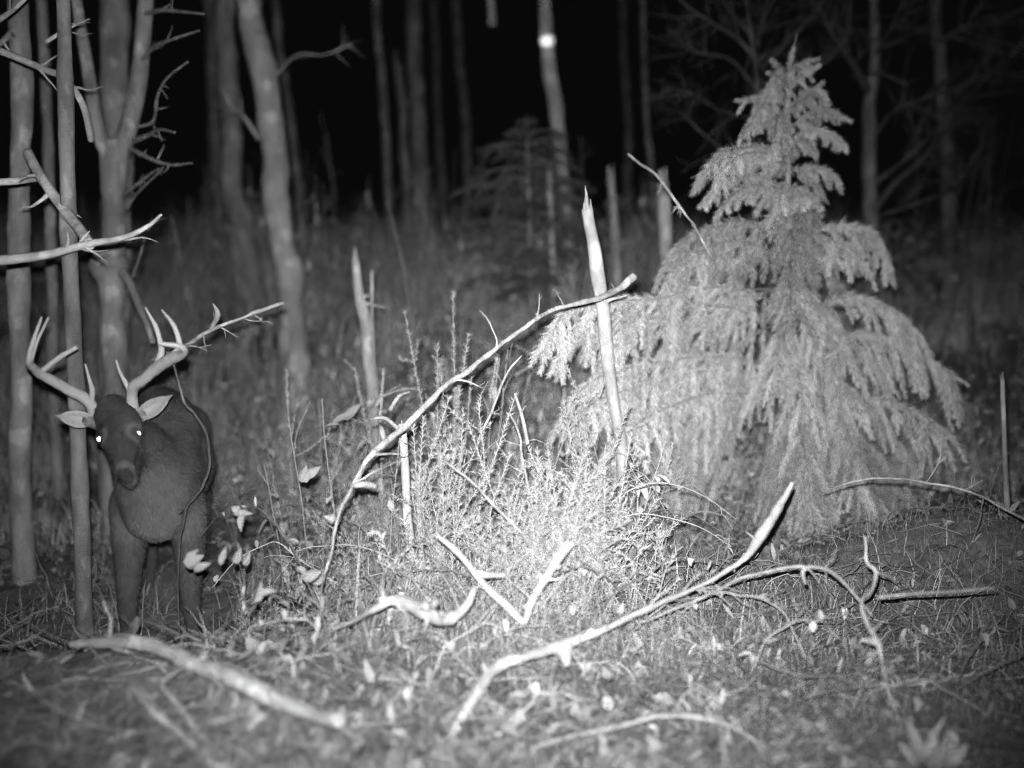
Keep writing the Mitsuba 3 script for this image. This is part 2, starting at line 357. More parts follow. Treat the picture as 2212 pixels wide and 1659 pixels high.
# left: foreground-ish bare bough crossing the saplings, with its bent main stem
L_ = thing('bare_bough', 'bare bent bough crossing both saplings at the left edge, with long side branch', 'branch')
for k, (pts, ys, w, ns) in enumerate([
        ([(-60, 560), (0, 562), (100, 550), (190, 527), (270, 512), (320, 488), (348, 464)], [3.9, 3.9, 3.9, 3.9, 3.9, 3.9, 3.85], (26, 6), 5),
        ([(60, 330), (90, 385), (140, 455), (175, 500), (195, 530)], [4.3, 4.2, 4.1, 4.0, 3.9], (22, 26), 3),
        ([(-40, 395), (20, 392), (60, 388), (95, 384)], [4.3, 4.3, 4.3, 4.25], (18, 14), 0),
        ([(0, 110), (50, 130), (100, 152), (140, 170), (180, 230), (200, 320)], [4.3, 4.3, 4.4, 4.5, 4.6, 4.7], (16, 14), 4),
        ([(100, 90), (150, 60), (200, 38)], [4.6, 4.6, 4.7], (10, 4), 4),
        ([(-30, 60), (30, 20), (80, -30)], [4.3, 4.3, 4.3], (14, 8), 2)]):
    limb(L_, pts, ys, w, 'bark_pale', 'branch', n_side=ns, side_len=0.18, seed=100 + k)


# ------------------------------------------------------------------ conifers
def strip_needles(b, p, per_m, ln, wd, rg, col, flat=0.5, droop=0.0):
    """Needles all round a twig: slender triangles."""
    seg = np.linalg.norm(np.diff(p, axis=0), axis=1); L = seg.sum()
    n = max(3, int(L * per_m))
    s = np.sort(rg.uniform(0.0, L, n)); cs = np.concatenate([[0], np.cumsum(seg)])
    i = np.clip(np.searchsorted(cs, s) - 1, 0, len(seg) - 1)
    t = ((s - cs[i]) / np.maximum(seg[i], 1e-9))[:, None]
    o = p[i] * (1 - t) + p[i + 1] * t
    tan = (p[i + 1] - p[i]) / np.maximum(seg[i], 1e-9)[:, None]
    rad = rg.normal(0, 1, (n, 3)); rad[:, 2] = rad[:, 2] * flat
    rad -= tan * (rad * tan).sum(1, keepdims=True)
    rad /= np.linalg.norm(rad, axis=1, keepdims=True) + 1e-9
    d = tan * rg.uniform(0.35, 1.0, (n, 1)) + rad * rg.uniform(0.6, 1.1, (n, 1)); d[:, 2] -= droop
    d /= np.linalg.norm(d, axis=1, keepdims=True)
    w = np.cross(d, rg.normal(0, 1, (n, 3))); w /= np.linalg.norm(w, axis=1, keepdims=True) + 1e-9
    l = ln * rg.uniform(0.7, 1.25, (n, 1))
    v = np.stack([o - w * wd / 2, o + w * wd / 2, o + d * l], 1).reshape(-1, 3)
    b.add(v, np.arange(3 * n).reshape(-1, 3), np.repeat(col * rg.uniform(0.75, 1.2, n), 3))


def brush(b, p, R, per_m, wd, rg, col):
    """A twig clothed in needles: long round the middle, short at the tip, lying along the twig and hanging a little."""
    seg = np.linalg.norm(np.diff(p, axis=0), axis=1); L = seg.sum()
    n = max(8, int(L * per_m))
    s = np.sort(rg.uniform(0, 1, n) ** 0.85) * L; cs = np.concatenate([[0], np.cumsum(seg)])
    i = np.clip(np.searchsorted(cs, s) - 1, 0, len(seg) - 1); t = ((s - cs[i]) / np.maximum(seg[i], 1e-9))[:, None]
    o = p[i] * (1 - t) + p[i + 1] * t
    tan = (p[i + 1] - p[i]) / np.maximum(seg[i], 1e-9)[:, None]
    rad = rg.normal(0, 1, (n, 3)); rad -= tan * (rad * tan).sum(1, keepdims=True)
    rad /= np.linalg.norm(rad, axis=1, keepdims=True) + 1e-9
    ss = (s / L)[:, None]
    d = tan * rg.uniform(0.5, 1.1, (n, 1)) + rad * rg.uniform(0.3, 1.0, (n, 1)); d[:, 2] -= 0.28
    d /= np.linalg.norm(d, axis=1, keepdims=True)
    w = np.cross(d, rg.normal(0, 1, (n, 3))); w /= np.linalg.norm(w, axis=1, keepdims=True) + 1e-9
    l = R * (0.55 + 0.6 * np.sin(np.pi * np.clip(ss, 0, 1) ** 0.8)) * rg.uniform(0.7, 1.3, (n, 1))
    v = np.stack([o - w * wd / 2, o + w * wd / 2, o + d * l], 1).reshape(-1, 3)
    b.add(v, np.arange(3 * n).reshape(-1, 3), np.repeat(col * rg.uniform(0.7, 1.25, n), 3))


def bough(path, rg, root, width=0.12, R=0.036, dens=1500, wd=0.0046, col=0.54, r0=0.006, spacing=0.045, name='bough', droop=0.9, start=0.08):
    b = MB()
    L = np.linalg.norm(np.diff(path, axis=0), axis=1).sum()
    q = resample(path, max(10, int(L / 0.025)))
    b.add(*tube(q, np.linspace(r0, 0.0016, len(q)), 5), 0.2)
    brush(b, q[int(len(q) * start):], R * 1.1, dens, wd, rg, col)
    n = int(L / spacing); side = 1
    for k in range(n):
        t = start + (0.92 - start) * (k + rg.uniform(-0.4, 0.4)) / max(n, 1)
        i = min(int(max(t, .02) * (len(q) - 1)), len(q) - 2)
        tan = q[i + 1] - q[i]; tan /= np.linalg.norm(tan)
        s = np.cross(tan, [0, 0, 1.0]); s /= np.linalg.norm(s) + 1e-9
        side = -side
        d = tan * rg.uniform(0.55, 1.0) + s * side * rg.uniform(0.4, 1.0) + [0, 0, rg.uniform(-0.5, 0.1)]
        d /= np.linalg.norm(d)
        l = width * (0.55 + 0.75 * math.sin(math.pi * (0.15 + 0.75 * t))) * rg.uniform(0.6, 1.25)
        tt = np.linspace(0, 1, 7)[:, None]
        pp = q[i] + d * l * tt + np.array([0, 0, -1.0]) * droop * l * tt ** 2
        brush(b, pp, R * rg.uniform(0.7, 1.05), dens, wd, rg, col * rg.uniform(0.7, 1.2))
    return b.build(name, root, 'matte')


fr = np.random.default_rng(21)
fir = thing('young_fir', 'bright young fir with drooping boughs and narrow spiky top on the right', 'conifer')
FY = 6.0
tip, foot = P(1706, 112, FY), P(1690, 1170, FY)
foot[2] = float(G(foot[0], foot[1])) - 0.05
b = MB(); q, rr = resample([foot, foot * 0.6 + tip * 0.4, tip * 0.8 + foot * 0.2, tip], 40, [0.045, 0.03, 0.012, 0.004])
b.add(*tube(q, rr, 8, 0.1, grain=20)); b.build('trunk', fir, 'bark_mid', True)
b = MB(); ld = resample([P(1700, 210, FY), P(1704, 150, FY), P(1722, 72, FY)], 12); b.add(*tube(ld, np.linspace(0.005, 0.002, 12), 5), 0.3); brush(b, ld[:10], 0.03, 1200, 0.004, fr, 0.45); b.build('leader', fir)
for pts, y1, wdt in [
        ([(1702, 235), (1735, 215), (1778, 178)], 5.7, .06), ([(1700, 290), (1660, 262), (1620, 268), (1600, 300)], 5.6, .07), ([(1704, 300), (1752, 280), (1800, 292), (1826, 320)], 5.7, .08), ([(1700, 300), (1690, 285), (1686, 340)], 5.5, .1), ([(1700, 420), (1690, 400), (1680, 470)], 5.5, .12), ([(1703, 440), (1740, 420), (1775, 450)], 5.6, .12),
        ([(1702, 160), (1725, 140), (1768, 126)], 5.9, .05), ([(1700, 165), (1685, 150), (1668, 128)], 5.9, .05), ([(1702, 195), (1728, 165), (1770, 140)], 5.8, .06),
        ([(1700, 190), (1684, 165), (1658, 156)], 5.8, .05), ([(1698, 215), (1675, 188), (1660, 182)], 5.7, .05), ([(1700, 225), (1650, 212), (1590, 216)], 5.9, .05),
        ([(1705, 235), (1740, 200), (1768, 200), (1792, 224)], 5.8, .10), ([(1708, 275), (1745, 246), (1785, 236), (1838, 262)], 6.0, .11),
        ([(1698, 260), (1665, 225), (1635, 240), (1616, 286)], 5.7, .12), ([(1698, 265), (1680, 250), (1672, 300)], 5.6, .10),
        ([(1700, 345), (1650, 318), (1600, 320), (1560, 330), (1520, 378)], 5.6, .15), ([(1700, 350), (1650, 330), (1600, 335), (1545, 380)], 5.5, .12),
        ([(1700, 410), (1640, 380), (1585, 385), (1545, 410), (1512, 446)], 5.6, .13), ([(1700, 430), (1640, 400), (1590, 415), (1546, 468)], 5.5, .13),
        ([(1705, 370), (1745, 360), (1790, 370), (1814, 395)], 5.8, .12), ([(1705, 320), (1735, 300), (1765, 330)], 5.8, .11),
        ([(1705, 520), (1776, 492), (1832, 487), (1888, 505), (1906, 545), (1926, 580)], 5.8, .16), ([(1700, 530), (1770, 520), (1830, 530), (1870, 570)], 5.6, .16),
        ([(1700, 520), (1608, 478), (1540, 490), (1475, 520), (1452, 560)], 5.6, .18), ([(1700, 560), (1600, 520), (1520, 540), (1450, 600)], 5.5, .2),
        ([(1700, 660), (1560, 620), (1420, 645), (1310, 650), (1215, 680), (1185, 770)], 4.9, .20), ([(1690, 700), (1540, 660), (1400, 690), (1290, 700), (1230, 750)], 5.1, .22),
        ([(1700, 800), (1540, 770), (1380, 790), (1270, 830), (1205, 930)], 5.0, .22), ([(1700, 820), (1540, 800), (1400, 830), (1300, 860), (1240, 900)], 4.9, .20),
        ([(1700, 700), (1830, 640), (1940, 680), (2010, 760)], 5.6, .22), ([(1700, 780), (1860, 720), (1990, 770), (2090, 830)], 5.7, .22),
        ([(1700, 860), (1540, 850), (1400, 900), (1340, 960)], 4.9, .22), ([(1700, 900), (1850, 860), (1980, 890), (2040, 940)], 5.4, .22)]:
    n = len(pts)
    path = [P(u, v, FY + (y1 - FY) * (k / (n - 1))) for k, (u, v) in enumerate(pts)]
    sp_ = wdt < 0.14
    bough(path, fr, fir, 0.05 if sp_ else wdt * 0.75, R=0.030 if wdt < .08 else (0.038 if sp_ else 0.048), col=fr.uniform(.40, .60), dens=1700 if sp_ else 1050, wd=0.0046 if sp_ else 0.006)
prof_v = [120, 200, 260, 350, 450, 490, 580, 700, 800, 900, 1000, 1080]
prof_w = [15, 45, 60, 85, 85, 120, 200, 280, 340, 370, 370, 340]
for lv, vv in enumerate([165, 200, 240, 285, 330, 375, 420, 470, 520, 580, 645, 715, 790, 860, 925, 985]):
    L = px(np.interp(vv, prof_v, prof_w), FY) * 1.12
    nb = (1 if vv < 340 else 2) if vv < 380 else (4 if vv < 480 else 7)
    a0 = fr.uniform(0, 6.28)
    for k in range(nb):
        a = a0 + 6.283 * k / nb + fr.uniform(-0.25, 0.25)
        if vv > 380 and k < 2:
            a = -1.571 + (0.5 * k - 0.25) + fr.uniform(-0.3, 0.3)          # boughs towards the clearing, where the light is
        d = np.array([math.cos(a), math.sin(a), 0])
        if d[1] > 0.75 and vv > 480:
            continue
        l = L * (fr.uniform(0.5, 0.8) if k < 2 and vv > 380 else fr.uniform(0.62, 1.2))
        z0 = P(1700, vv - 14, FY)[2]
        o = tip * ((z0 - foot[2]) / (tip[2] - foot[2])) + foot * (1 - (z0 - foot[2]) / (tip[2] - foot[2]))
        el = (0.55 if vv < 300 else (0.30 if vv < 700 else 0.05)) + fr.normal(0, .14)
        sag = 0.75 if vv < 300 else 0.8
        tt = np.linspace(0, 1, 6)[:, None]
        path = o + d * l * tt + np.array([0, 0, 1.0]) * l * (el * tt - sag * tt ** 2)
        gz = G(path[:, 0], path[:, 1]) + 0.03
        path[:, 2] = np.maximum(path[:, 2], gz)
        bough(path, fr, fir, min(0.15, 0.03 + 0.2 * l), R=0.034 if vv < 330 else 0.046, spacing=0.056, dens=1050, wd=0.0058, col=fr.uniform(.28, .56), droop=fr.uniform(.4, 1.3), start=0.1 if vv < 480 else 0.25)

# far small conifer in the centre
far = thing('small_conifer', 'dim small conifer with spreading boughs far back at the centre', 'conifer')
NY = 9.6
tp, ft = P(1137, 250, NY), P(1150, 720, NY)
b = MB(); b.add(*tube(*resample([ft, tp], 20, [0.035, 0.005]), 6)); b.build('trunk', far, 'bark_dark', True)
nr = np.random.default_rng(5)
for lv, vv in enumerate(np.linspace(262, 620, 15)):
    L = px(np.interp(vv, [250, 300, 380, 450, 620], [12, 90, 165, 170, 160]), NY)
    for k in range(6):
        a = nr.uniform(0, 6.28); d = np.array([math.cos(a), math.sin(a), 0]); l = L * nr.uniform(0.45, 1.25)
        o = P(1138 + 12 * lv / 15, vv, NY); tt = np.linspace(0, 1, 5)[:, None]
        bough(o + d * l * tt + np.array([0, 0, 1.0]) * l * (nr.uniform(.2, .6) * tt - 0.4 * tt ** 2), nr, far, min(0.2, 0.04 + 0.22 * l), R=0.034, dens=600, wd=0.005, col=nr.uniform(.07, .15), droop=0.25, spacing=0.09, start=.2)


# ------------------------------------------------------------------ deer
def blob(bones, edge=0.012, it=14):
    parts = []
    for (a, ra), (c, rc) in bones:
        s = [manifold3d.Manifold.sphere(r, 24).translate(list(map(float, p))) for p, r in ((a, ra), (c, rc))]
        parts.append(manifold3d.Manifold.batch_hull(s))
    m = manifold3d.Manifold.batch_boolean(parts, manifold3d.OpType.Add).refine_to_length(edge)
    me = m.to_mesh()
    tm = trimesh.Trimesh(me.vert_properties[:, :3], me.tri_verts, process=True)
    trimesh.smoothing.filter_taubin(tm, 0.5, -0.52, it)
    return tm


DX, DY, DZ = -1.345, 3.98, -0.06


def dp(x, y, z):
    return np.array([DX + x, DY + y, DZ + z])


chest, brisket, withers = (dp(0.015, 0.06, 0.74), .150), (dp(0.01, 0.02, 0.66), .11), (dp(0.03, 0.24, 0.95), .10)
rib, belly, loin, hip, rump = (dp(-0.02, 0.36, 0.79), .17), (dp(-0.14, 0.68, 0.77), .172), (dp(-0.23, 0.90, 0.86), .145), (dp(-0.30, 1.08, 0.85), .15), (dp(-0.33, 1.2, 0.83), .12)
nk0, nk1, poll = (dp(0.0, 0.05, 0.80), .140), (dp(-0.02, -0.02, 0.90), .112), (P(244, 893, 3.90), .071)
eye_l, eye_r = P(211.7, 950, 3.745), P(296, 938, 3.745)
mid = (eye_l + eye_r) / 2; ax = (eye_r - eye_l) / np.linalg.norm(eye_r - eye_l)
nose = P(269, 1030, 3.585)
fwd = nose - mid; fwd /= np.linalg.norm(fwd)
brow, muz, nos = (mid + [0, 0.07, 0.035], .062), (mid * 0.42 + nose * 0.58 + [0, 0.02, 0.005], .040), (nose + [0, 0.012, 0], .031)
jaw, chin = (mid + np.array([0, 0.10, -0.085]), .055), (nose + [0.002, 0.05, -0.030], .024)
sock = [(mid - ax * 0.048 + [0, 0.035, 0.004], .030), (mid + ax * 0.048 + [0, 0.035, 0.004], .030)]
bones = [(brisket, chest), (chest, withers), (chest, rib), (withers, rib), (rib, belly), (belly, loin), (loin, hip), (belly, hip), (hip, rump), (withers, loin),
         (chest, nk0), (withers, nk0), (nk0, nk1), (nk1, poll), (nk1, (mid + [0, 0.14, -0.03], .075)), (poll, brow), (brow, muz), (muz, nos), (brow, jaw), (jaw, chin), (chin, nos), (jaw, nk1),
         (sock[0], brow), (sock[1], brow), (sock[0], muz), (sock[1], muz), ((poll[0], .066), (mid + [0, 0.13, -0.02], .07))]


def leg(pts):
    return [((dp(*a[:3]), a[3]), (dp(*c[:3]), c[3])) for a, c in zip(pts[:-1], pts[1:])]


bones += leg([(-0.10, 0.10, 0.68, .085), (-0.115, 0.10, 0.53, .062), (-0.12, 0.06, 0.30, .036), (-0.12, 0.07, 0.10, .024), (-0.12, 0.04, 0.06, .028), (-0.12, 0.02, 0.02, .026)])
bones += leg([(0.10, 0.10, 0.68, .085), (0.105, 0.13, 0.53, .062), (0.11, 0.10, 0.30, .036), (0.115, 0.12, 0.10, .024), (0.115, 0.09, 0.06, .028), (0.115, 0.07, 0.02, .026)])
for s, off in ((-0.40, 0.0), (-0.18, 0.10)):
    bones += leg([(s, 1.08 + off * .3, 0.80, .11), (s, 1.02 + off, 0.60, .085), (s, 1.24 + off, 0.40, .036), (s, 1.19 + off, 0.12, .025), (s, 1.15 + off, 0.06, .028), (s, 1.12 + off, 0.02, .026)])
dm = blob(bones)
v = np.array(dm.vertices)
nv = np.array(dm.vertex_normals)
v = v + nv * (0.012 * (meshkit.fbm(v * [14, 14, 9], 3, 2) - 0.5))[:, None]
# coat: grey-brown back and face, paler throat and belly, pale muzzle band, dark nose (its real winter markings)
col = 0.068 + 0.045 * (meshkit.fbm(v * 30, 3, 4) - 0.5)
infront = sm(4.10, 3.92, v[:, 1])
col += 0.026 * infront * sm(0.86, 0.70, v[:, 2]) * sm(0.2, 0.45, v[:, 2])
col += 0.05 * sm(0.66, 0.5, v[:, 2]) * sm(0.45, 0.55, v[:, 2])
dn = np.linalg.norm(v - nose, axis=1)
facemask = sm(0.24, 0.12, np.linalg.norm(v - mid, axis=1))
col = col * (1 - 0.15 * facemask)
col = np.where(dn < 0.032, 0.035, np.where(dn < 0.055, 0.10, col))
for s in (-1, 1):
    e = mid + ax * 0.066 * s
    de = np.linalg.norm(v - e, axis=1)
    col = col + 0.07 * np.exp(-((de - 0.036) / 0.010) ** 2)
deer = thing('deer', 'antlered buck deer facing the camera with shining eyes, beside a grey sapling', 'deer')
b = MB(); b.add(v, dm.faces, col); b.build('body', deer, 'matte', smooth=True)
# short hair over the coat
hr = np.random.default_rng(11)
fa = dm.area_faces; N = 42000
fi = hr.choice(len(fa), N, p=fa / fa.sum()); w_ = hr.dirichlet([1, 1, 1], N)
tri = v[dm.faces[fi]]; o = (tri * w_[:, :, None]).sum(1); nn = np.array(dm.face_normals)[fi]
far_face = np.linalg.norm(o - mid, axis=1) > 0.17
flow = np.tile([0.12, 0.55, -0.8], (N, 1)); flow -= nn * (flow * nn).sum(1, keepdims=True)
hl = np.where(far_face, 0.017, 0.009)[:, None] * hr.uniform(0.6, 1.3, (N, 1))
d = flow / (np.linalg.norm(flow, axis=1, keepdims=True) + 1e-9) + nn * 0.45 + hr.normal(0, 0.18, (N, 3)); d /= np.linalg.norm(d, axis=1, keepdims=True)
w = np.cross(d, nn); w /= np.linalg.norm(w, axis=1, keepdims=True) + 1e-9
hc = (col[dm.faces[fi]] * w_).sum(1) * hr.uniform(0.6, 1.5, N) * (.75 + .5 * meshkit.fbm(o * 16, 3, 6))
b = MB(); b.add(np.stack([o - w * .0016, o + w * .0016, o + d * hl], 1).reshape(-1, 3), np.arange(3 * N).reshape(-1, 3), np.repeat(hc, 3)); b.build('coat', deer, kind='stuff')


def ear(base, tipp, width, back):
    """A cupped leaf-shaped ear, open towards the camera."""
    n, m = 14, 9
    t = np.linspace(0, 1, n)
    prof = width * (0.30 + 0.70 * np.sin(np.pi * np.clip(t, 0, 1) ** 0.85)) * (1 - t ** 5)
    axis = tipp - base; L = np.linalg.norm(axis); axis /= L
    side = np.cross(axis, [0, -1.0, 0]); side /= np.linalg.norm(side)
    nrm = np.cross(side, axis)
    if nrm[1] > 0:
        nrm = -nrm
    s = np.linspace(-1, 1, m)
    v, c = [], []
    for k in range(2):
        for i in range(n):
            for j in range(m):
                depth = -0.45 * prof[i] * (1 - s[j] ** 2) - k * 0.004
                v.append(base + axis * L * t[i] + side * prof[i] / 2 * s[j] * (1 + 0.04 * k) + nrm * depth)
                c.append(0.34 - 0.10 * abs(s[j]) ** 3 if k == 0 else 0.15)
    f = []
    for k in range(2):
        o = k * n * m
        for i in range(n - 1):
            for j in range(m - 1):
                a, bb, cc, dd = o + i * m + j, o + i * m + j + 1, o + (i + 1) * m + j + 1, o + (i + 1) * m + j
                f += [[a, bb, cc], [a, cc, dd]]
    b = MB(); b.add(v, f, c)
    q = resample([base + [0, 0.03, -0.01], base + axis * 0.03], 6); b.add(*tube(q, np.linspace(0.026, 0.02, 6), 10), 0.16)
    # pale fringe hairs inside the ear
    h = np.random.default_rng(3); k = 300
    tt = h.uniform(0.05, 0.8, k); sd = h.choice([-1, 1], k)
    o = base + axis * L * tt[:, None] + side * (np.interp(tt, t, prof) / 2 * sd * 0.95)[:, None]
    d = axis * 0.6 - side * sd[:, None] * 0.8 + nrm * 0.2 + h.normal(0, .2, (k, 3)); d /= np.linalg.norm(d, axis=1, keepdims=True)
    w = np.cross(d, nrm); w /= np.linalg.norm(w, axis=1, keepdims=True)
    b.add(np.stack([o - w * .001, o + w * .001, o + d * 0.022], 1).reshape(-1, 3), np.arange(3 * k).reshape(-1, 3), 0.4)
    b.build('ear', deer, 'matte', smooth=True)


ear(P(292, 905, 3.86), P(374, 852, 3.80), 0.062, 0)
ear(P(204, 911, 3.87), P(118, 897, 3.80), 0.066, 0)


def antler(main, tines):
    b = MB()
    for pts, w0, w1, nn in [main] + tines:
        p = [P(u, v, y) for u, v, y in pts]
        ws = [px(w, 3.7) / 2 for w in ([w0, w1] if not isinstance(w0, list) else w0)]
        q, rr = resample(p, nn, ws)
        b.add(*tube(q, rr, 12, 0.2, seed=len(pts), grain=60), 0.38)
    return b.build('antler', deer, 'matte', smooth=True)


antler(([(290, 893, 3.88), (285, 860, 3.86), (288, 836, 3.83), (309, 820, 3.79), (336, 797, 3.74), (367, 776, 3.67), (394, 765, 3.60), (398, 754, 3.55), (386, 747, 3.52), (362, 744, 3.50), (344, 742, 3.49)],
        [27, 25, 26, 25, 26, 27, 18, 14, 11, 9, 6], 0, 60),
       [([(284, 850, 3.85), (272, 828, 3.83), (259, 803, 3.81), (251, 778, 3.80)], 15, 4, 20), ([(341, 790, 3.73), (348, 760, 3.71), (347, 742, 3.70), (336, 705, 3.70), (314, 664, 3.72)], [20, 15, 12, 10, 4], 0, 26),
        ([(372, 772, 3.66), (384, 755, 3.64), (388, 742, 3.63), (376, 704, 3.64), (350, 670, 3.67)], [20, 14, 12, 10, 4], 0, 26)])
antler(([(205, 902, 3.89), (197, 874, 3.86), (180, 858, 3.84), (152, 844, 3.80), (121, 827, 3.75), (86, 806, 3.68), (66, 788, 3.60), (62, 776, 3.56), (72, 736, 3.54), (90, 685, 3.56)],
        [27, 26, 26, 25, 24, 22, 16, 12, 9, 4], 0, 60),
       [([(197, 870, 3.855), (199, 842, 3.83), (193, 819, 3.81), (184, 786, 3.80)], 16, 4, 20), ([(66, 782, 3.58), (80, 738, 3.58), (105, 686, 3.62)], 9, 4, 20), ([(88, 804, 3.68), (127, 773, 3.66), (166, 750, 3.66)], 14, 9, 18)])
for c, toward in ((eye_l, -1), (eye_r, 1)):
    look = EYE + [0, 0, 0.05] - c; look /= np.linalg.norm(look)
    ctr = c + [0, 0.012, 0]
    key = numbered(deer + '__eye')
    s = trimesh.creation.icosphere(3, 0.0155)
    scene[key] = mikit.ply((s.vertices + ctr - look * 0.004, s.faces), 'eye_gloss', smooth=True)
    # glowing pupil: shallow cap facing the flash
    n, m = 6, 24
    e1 = np.cross(look, [0, 0, 1.0]); e1 /= np.linalg.norm(e1); e2 = np.cross(e1, look)
    vv = [ctr + look * 0.0135]; ff = []
    for i in range(1, n + 1):
        for j in range(m):
            a = 2 * np.pi * j / m; r = 0.0088 * i / n
            vv.append(ctr + look * (0.0135 - r * r / 0.08) + (e1 * math.cos(a) + e2 * math.sin(a)) * r)
    for j in range(m):
        ff.append([0, 1 + (j + 1) % m, 1 + j])
    for i in range(n - 1):
        for j in range(m):
            a, bb = 1 + i * m + j, 1 + i * m + (j + 1) % m
            ff += [[a, bb, bb + m], [a, bb + m, a + m]]
    scene[numbered(key + '__pupil')] = mikit.ply((np.array(vv), np.array(ff)), 'mirror_grain', smooth=True)


# ------------------------------------------------------------------ sticks, logs, stems lying and arching in the foreground
def stick(name, label, cat, pts, mat='stick_bark', rough=0.16, sides=10, n_side=0, side_len=0.1, seed=0, knots=(), part='stem', up=0.1, sub=()):
    """pts: (u, v, distance, width)"""
    root = thing(name, label, cat)
    p = [P(u, v, y) for u, v, y, w in pts]; r = [px(w, y) / 2 for u, v, y, w in pts]
    L = np.linalg.norm(np.diff(p, axis=0), axis=1).sum()
    q, rr = resample(p, int(max(24, L / 0.011)), r)
    kk = meshkit.fbm(np.stack([q * 16, q * 16 + 31, q * 16 + 77]), 3, seed).T - 0.5
    q = q + kk * (1.5 * np.minimum(rr, .007))[:, None] + (meshkit.fbm(np.stack([q * 5, q * 5 + 31, q * 5 + 77]), 2, seed).T - 0.5) * 0.03
    rr = rr * 0.66 * (0.62 + 0.2 * (rough > .2) + 0.62 * meshkit.fbm(q * 22, 3, seed + 3))
    rg = np.random.default_rng(seed)
    b = MB(); b.add(*tube(q, rr, sides, rough, seed=seed, grain=34))
    for t in knots:
        i = int(t * (len(q) - 1)); a = q[i]; d = rg.normal(0, 1, 3); d[2] = abs(d[2]); d /= np.linalg.norm(d)
        qq = resample([a, a + d * rr[i] * 2.2], 5); b.add(*tube(qq, np.linspace(rr[i] * 0.8, rr[i] * 0.45, 5), 8, 0.2, seed=3, grain=60))
    b.build(part, root, mat, smooth=True)
    for k in range(n_side):
        i = int(rg.uniform(0.1, 0.95) * (len(q) - 2)); tan = q[i + 1] - q[i]; tan /= np.linalg.norm(tan)
        s = rg.normal(0, 1, 3); s -= tan * (s @ tan); s /= np.linalg.norm(s)
        b = MB(); twiggy(b, twig_path(q[i], tan * .6 + s * .8 + [0, 0, up], side_len * rg.uniform(.5, 1.3), 5, .2, rg=rg), max(rr[i] * .5, .0015), .001, 2, side_len * .35, rg, 1, 6)
        b.build('twig', root, mat, smooth=True)
    for spts in sub:
        p = [P(u, v, y) for u, v, y, w in spts]; r = [px(w, y) / 2 for u, v, y, w in spts]
        b = MB(); b.add(*tube(*resample(p, 24, r), 8, rough, seed=seed + 1, grain=34)); b.build('twig', root, mat, smooth=True)
    return root


stick('arching_branch', 'long thin pale branch arching from the grass up to the left side of the fir', 'branch',
      [(696, 1290, 3.45, 7), (704, 1220, 3.45, 9), (716, 1175, 3.45, 10), (738, 1105, 3.5, 11), (775, 1020, 3.55, 13), (815, 970, 3.6, 22), (870, 925, 3.7, 24), (930, 862, 3.8, 20), (1010, 800, 3.95, 20), (1100, 728, 4.15, 15), (1190, 670, 4.35, 15), (1290, 648, 4.5, 20), (1345, 622, 4.6, 26), (1370, 597, 4.65, 30)],
      n_side=9, side_len=0.14, seed=5, knots=(.25, .4, .47, .6, .66, .75),
      sub=([(768, 1048, 3.53, 14), (790, 1046, 3.5, 15), (812, 1050, 3.48, 10)], [(718, 1120, 3.46, 26), (708, 1118, 3.45, 14), (700, 1116, 3.44, 4)], [(860, 925, 3.7, 10), (830, 903, 3.72, 7), (800, 906, 3.74, 5)], [(842, 886, 3.75, 9), (862, 856, 3.78, 8), (885, 846, 3.8, 4)]))
stick('forked_twig', 'bright V shaped forked twig sticking up at the lower centre', 'branch',
      [(1132, 1348, 3.15, 16), (1140, 1320, 3.15, 22), (1156, 1285, 3.17, 26), (1172, 1252, 3.19, 24), (1195, 1215, 3.22, 26), (1218, 1188, 3.25, 32), (1240, 1172, 3.27, 26)], mat='bark_pale', rough=0.34, seed=8, knots=(.2, .35, .5, .62, .7, .85, .95), n_side=5, side_len=0.07,
      sub=([(1132, 1346, 3.15, 18), (1090, 1305, 3.16, 18), (1050, 1268, 3.18, 15), (1015, 1225, 3.2, 12), (985, 1190, 3.22, 14), (945, 1158, 3.24, 8)], [(1022, 1240, 3.2, 20), (1030, 1238, 3.2, 18), (1052, 1242, 3.2, 14), (1090, 1243, 3.2, 12)]))
stick('fallen_branch', 'long pale fallen branch running from bottom centre up to a pointed tip on the right', 'branch',
      [(940, 1650, 2.72, 26), (985, 1575, 2.78, 30), (1060, 1455, 2.9, 36), (1140, 1420, 2.98, 34), (1220, 1392, 3.06, 40), (1300, 1358, 3.14, 22), (1380, 1325, 3.22, 18), (1440, 1297, 3.28, 20), (1520, 1262, 3.34, 10), (1600, 1214, 3.4, 16), (1640, 1160, 3.44, 30), (1672, 1110, 3.47, 28), (1692, 1075, 3.5, 20), (1710, 1044, 3.52, 10)],
      mat='bark_pale', rough=0.28, seed=9, knots=(.15, .3, .36, .4, .58), n_side=4, side_len=0.12, sub=([(1215, 1392, 3.06, 46), (1220, 1410, 3.05, 40), (1226, 1440, 3.03, 16)],))
stick('pale_root', 'thick pale crooked root on the leaves left of the V shaped twig', 'root',
      [(715, 1364, 3.06, 8), (770, 1338, 3.06, 12), (828, 1308, 3.06, 24), (856, 1296, 3.06, 35), (905, 1310, 3.06, 46), (950, 1333, 3.06, 46), (985, 1330, 3.06, 35), (1012, 1304, 3.08, 22), (1030, 1270, 3.10, 14)], rough=0.4, seed=10, knots=(.3, .5, .55, .7), n_side=5, side_len=.1)
stick('fallen_log', 'thick pale fallen limb at lower left with deep shadow beneath', 'log',
      [(150, 1392, 3.07, 25), (200, 1392, 3.05, 38), (270, 1388, 3.01, 47), (330, 1392, 2.98, 54), (380, 1410, 2.93, 56), (440, 1442, 2.86, 61), (520, 1472, 2.79, 66), (600, 1512, 2.72, 71), (680, 1548, 2.65, 56), (745, 1560, 2.60, 64)], mat='bark_pale', rough=0.2, sides=16, seed=11, knots=(.55, .8), n_side=2, side_len=0.14)
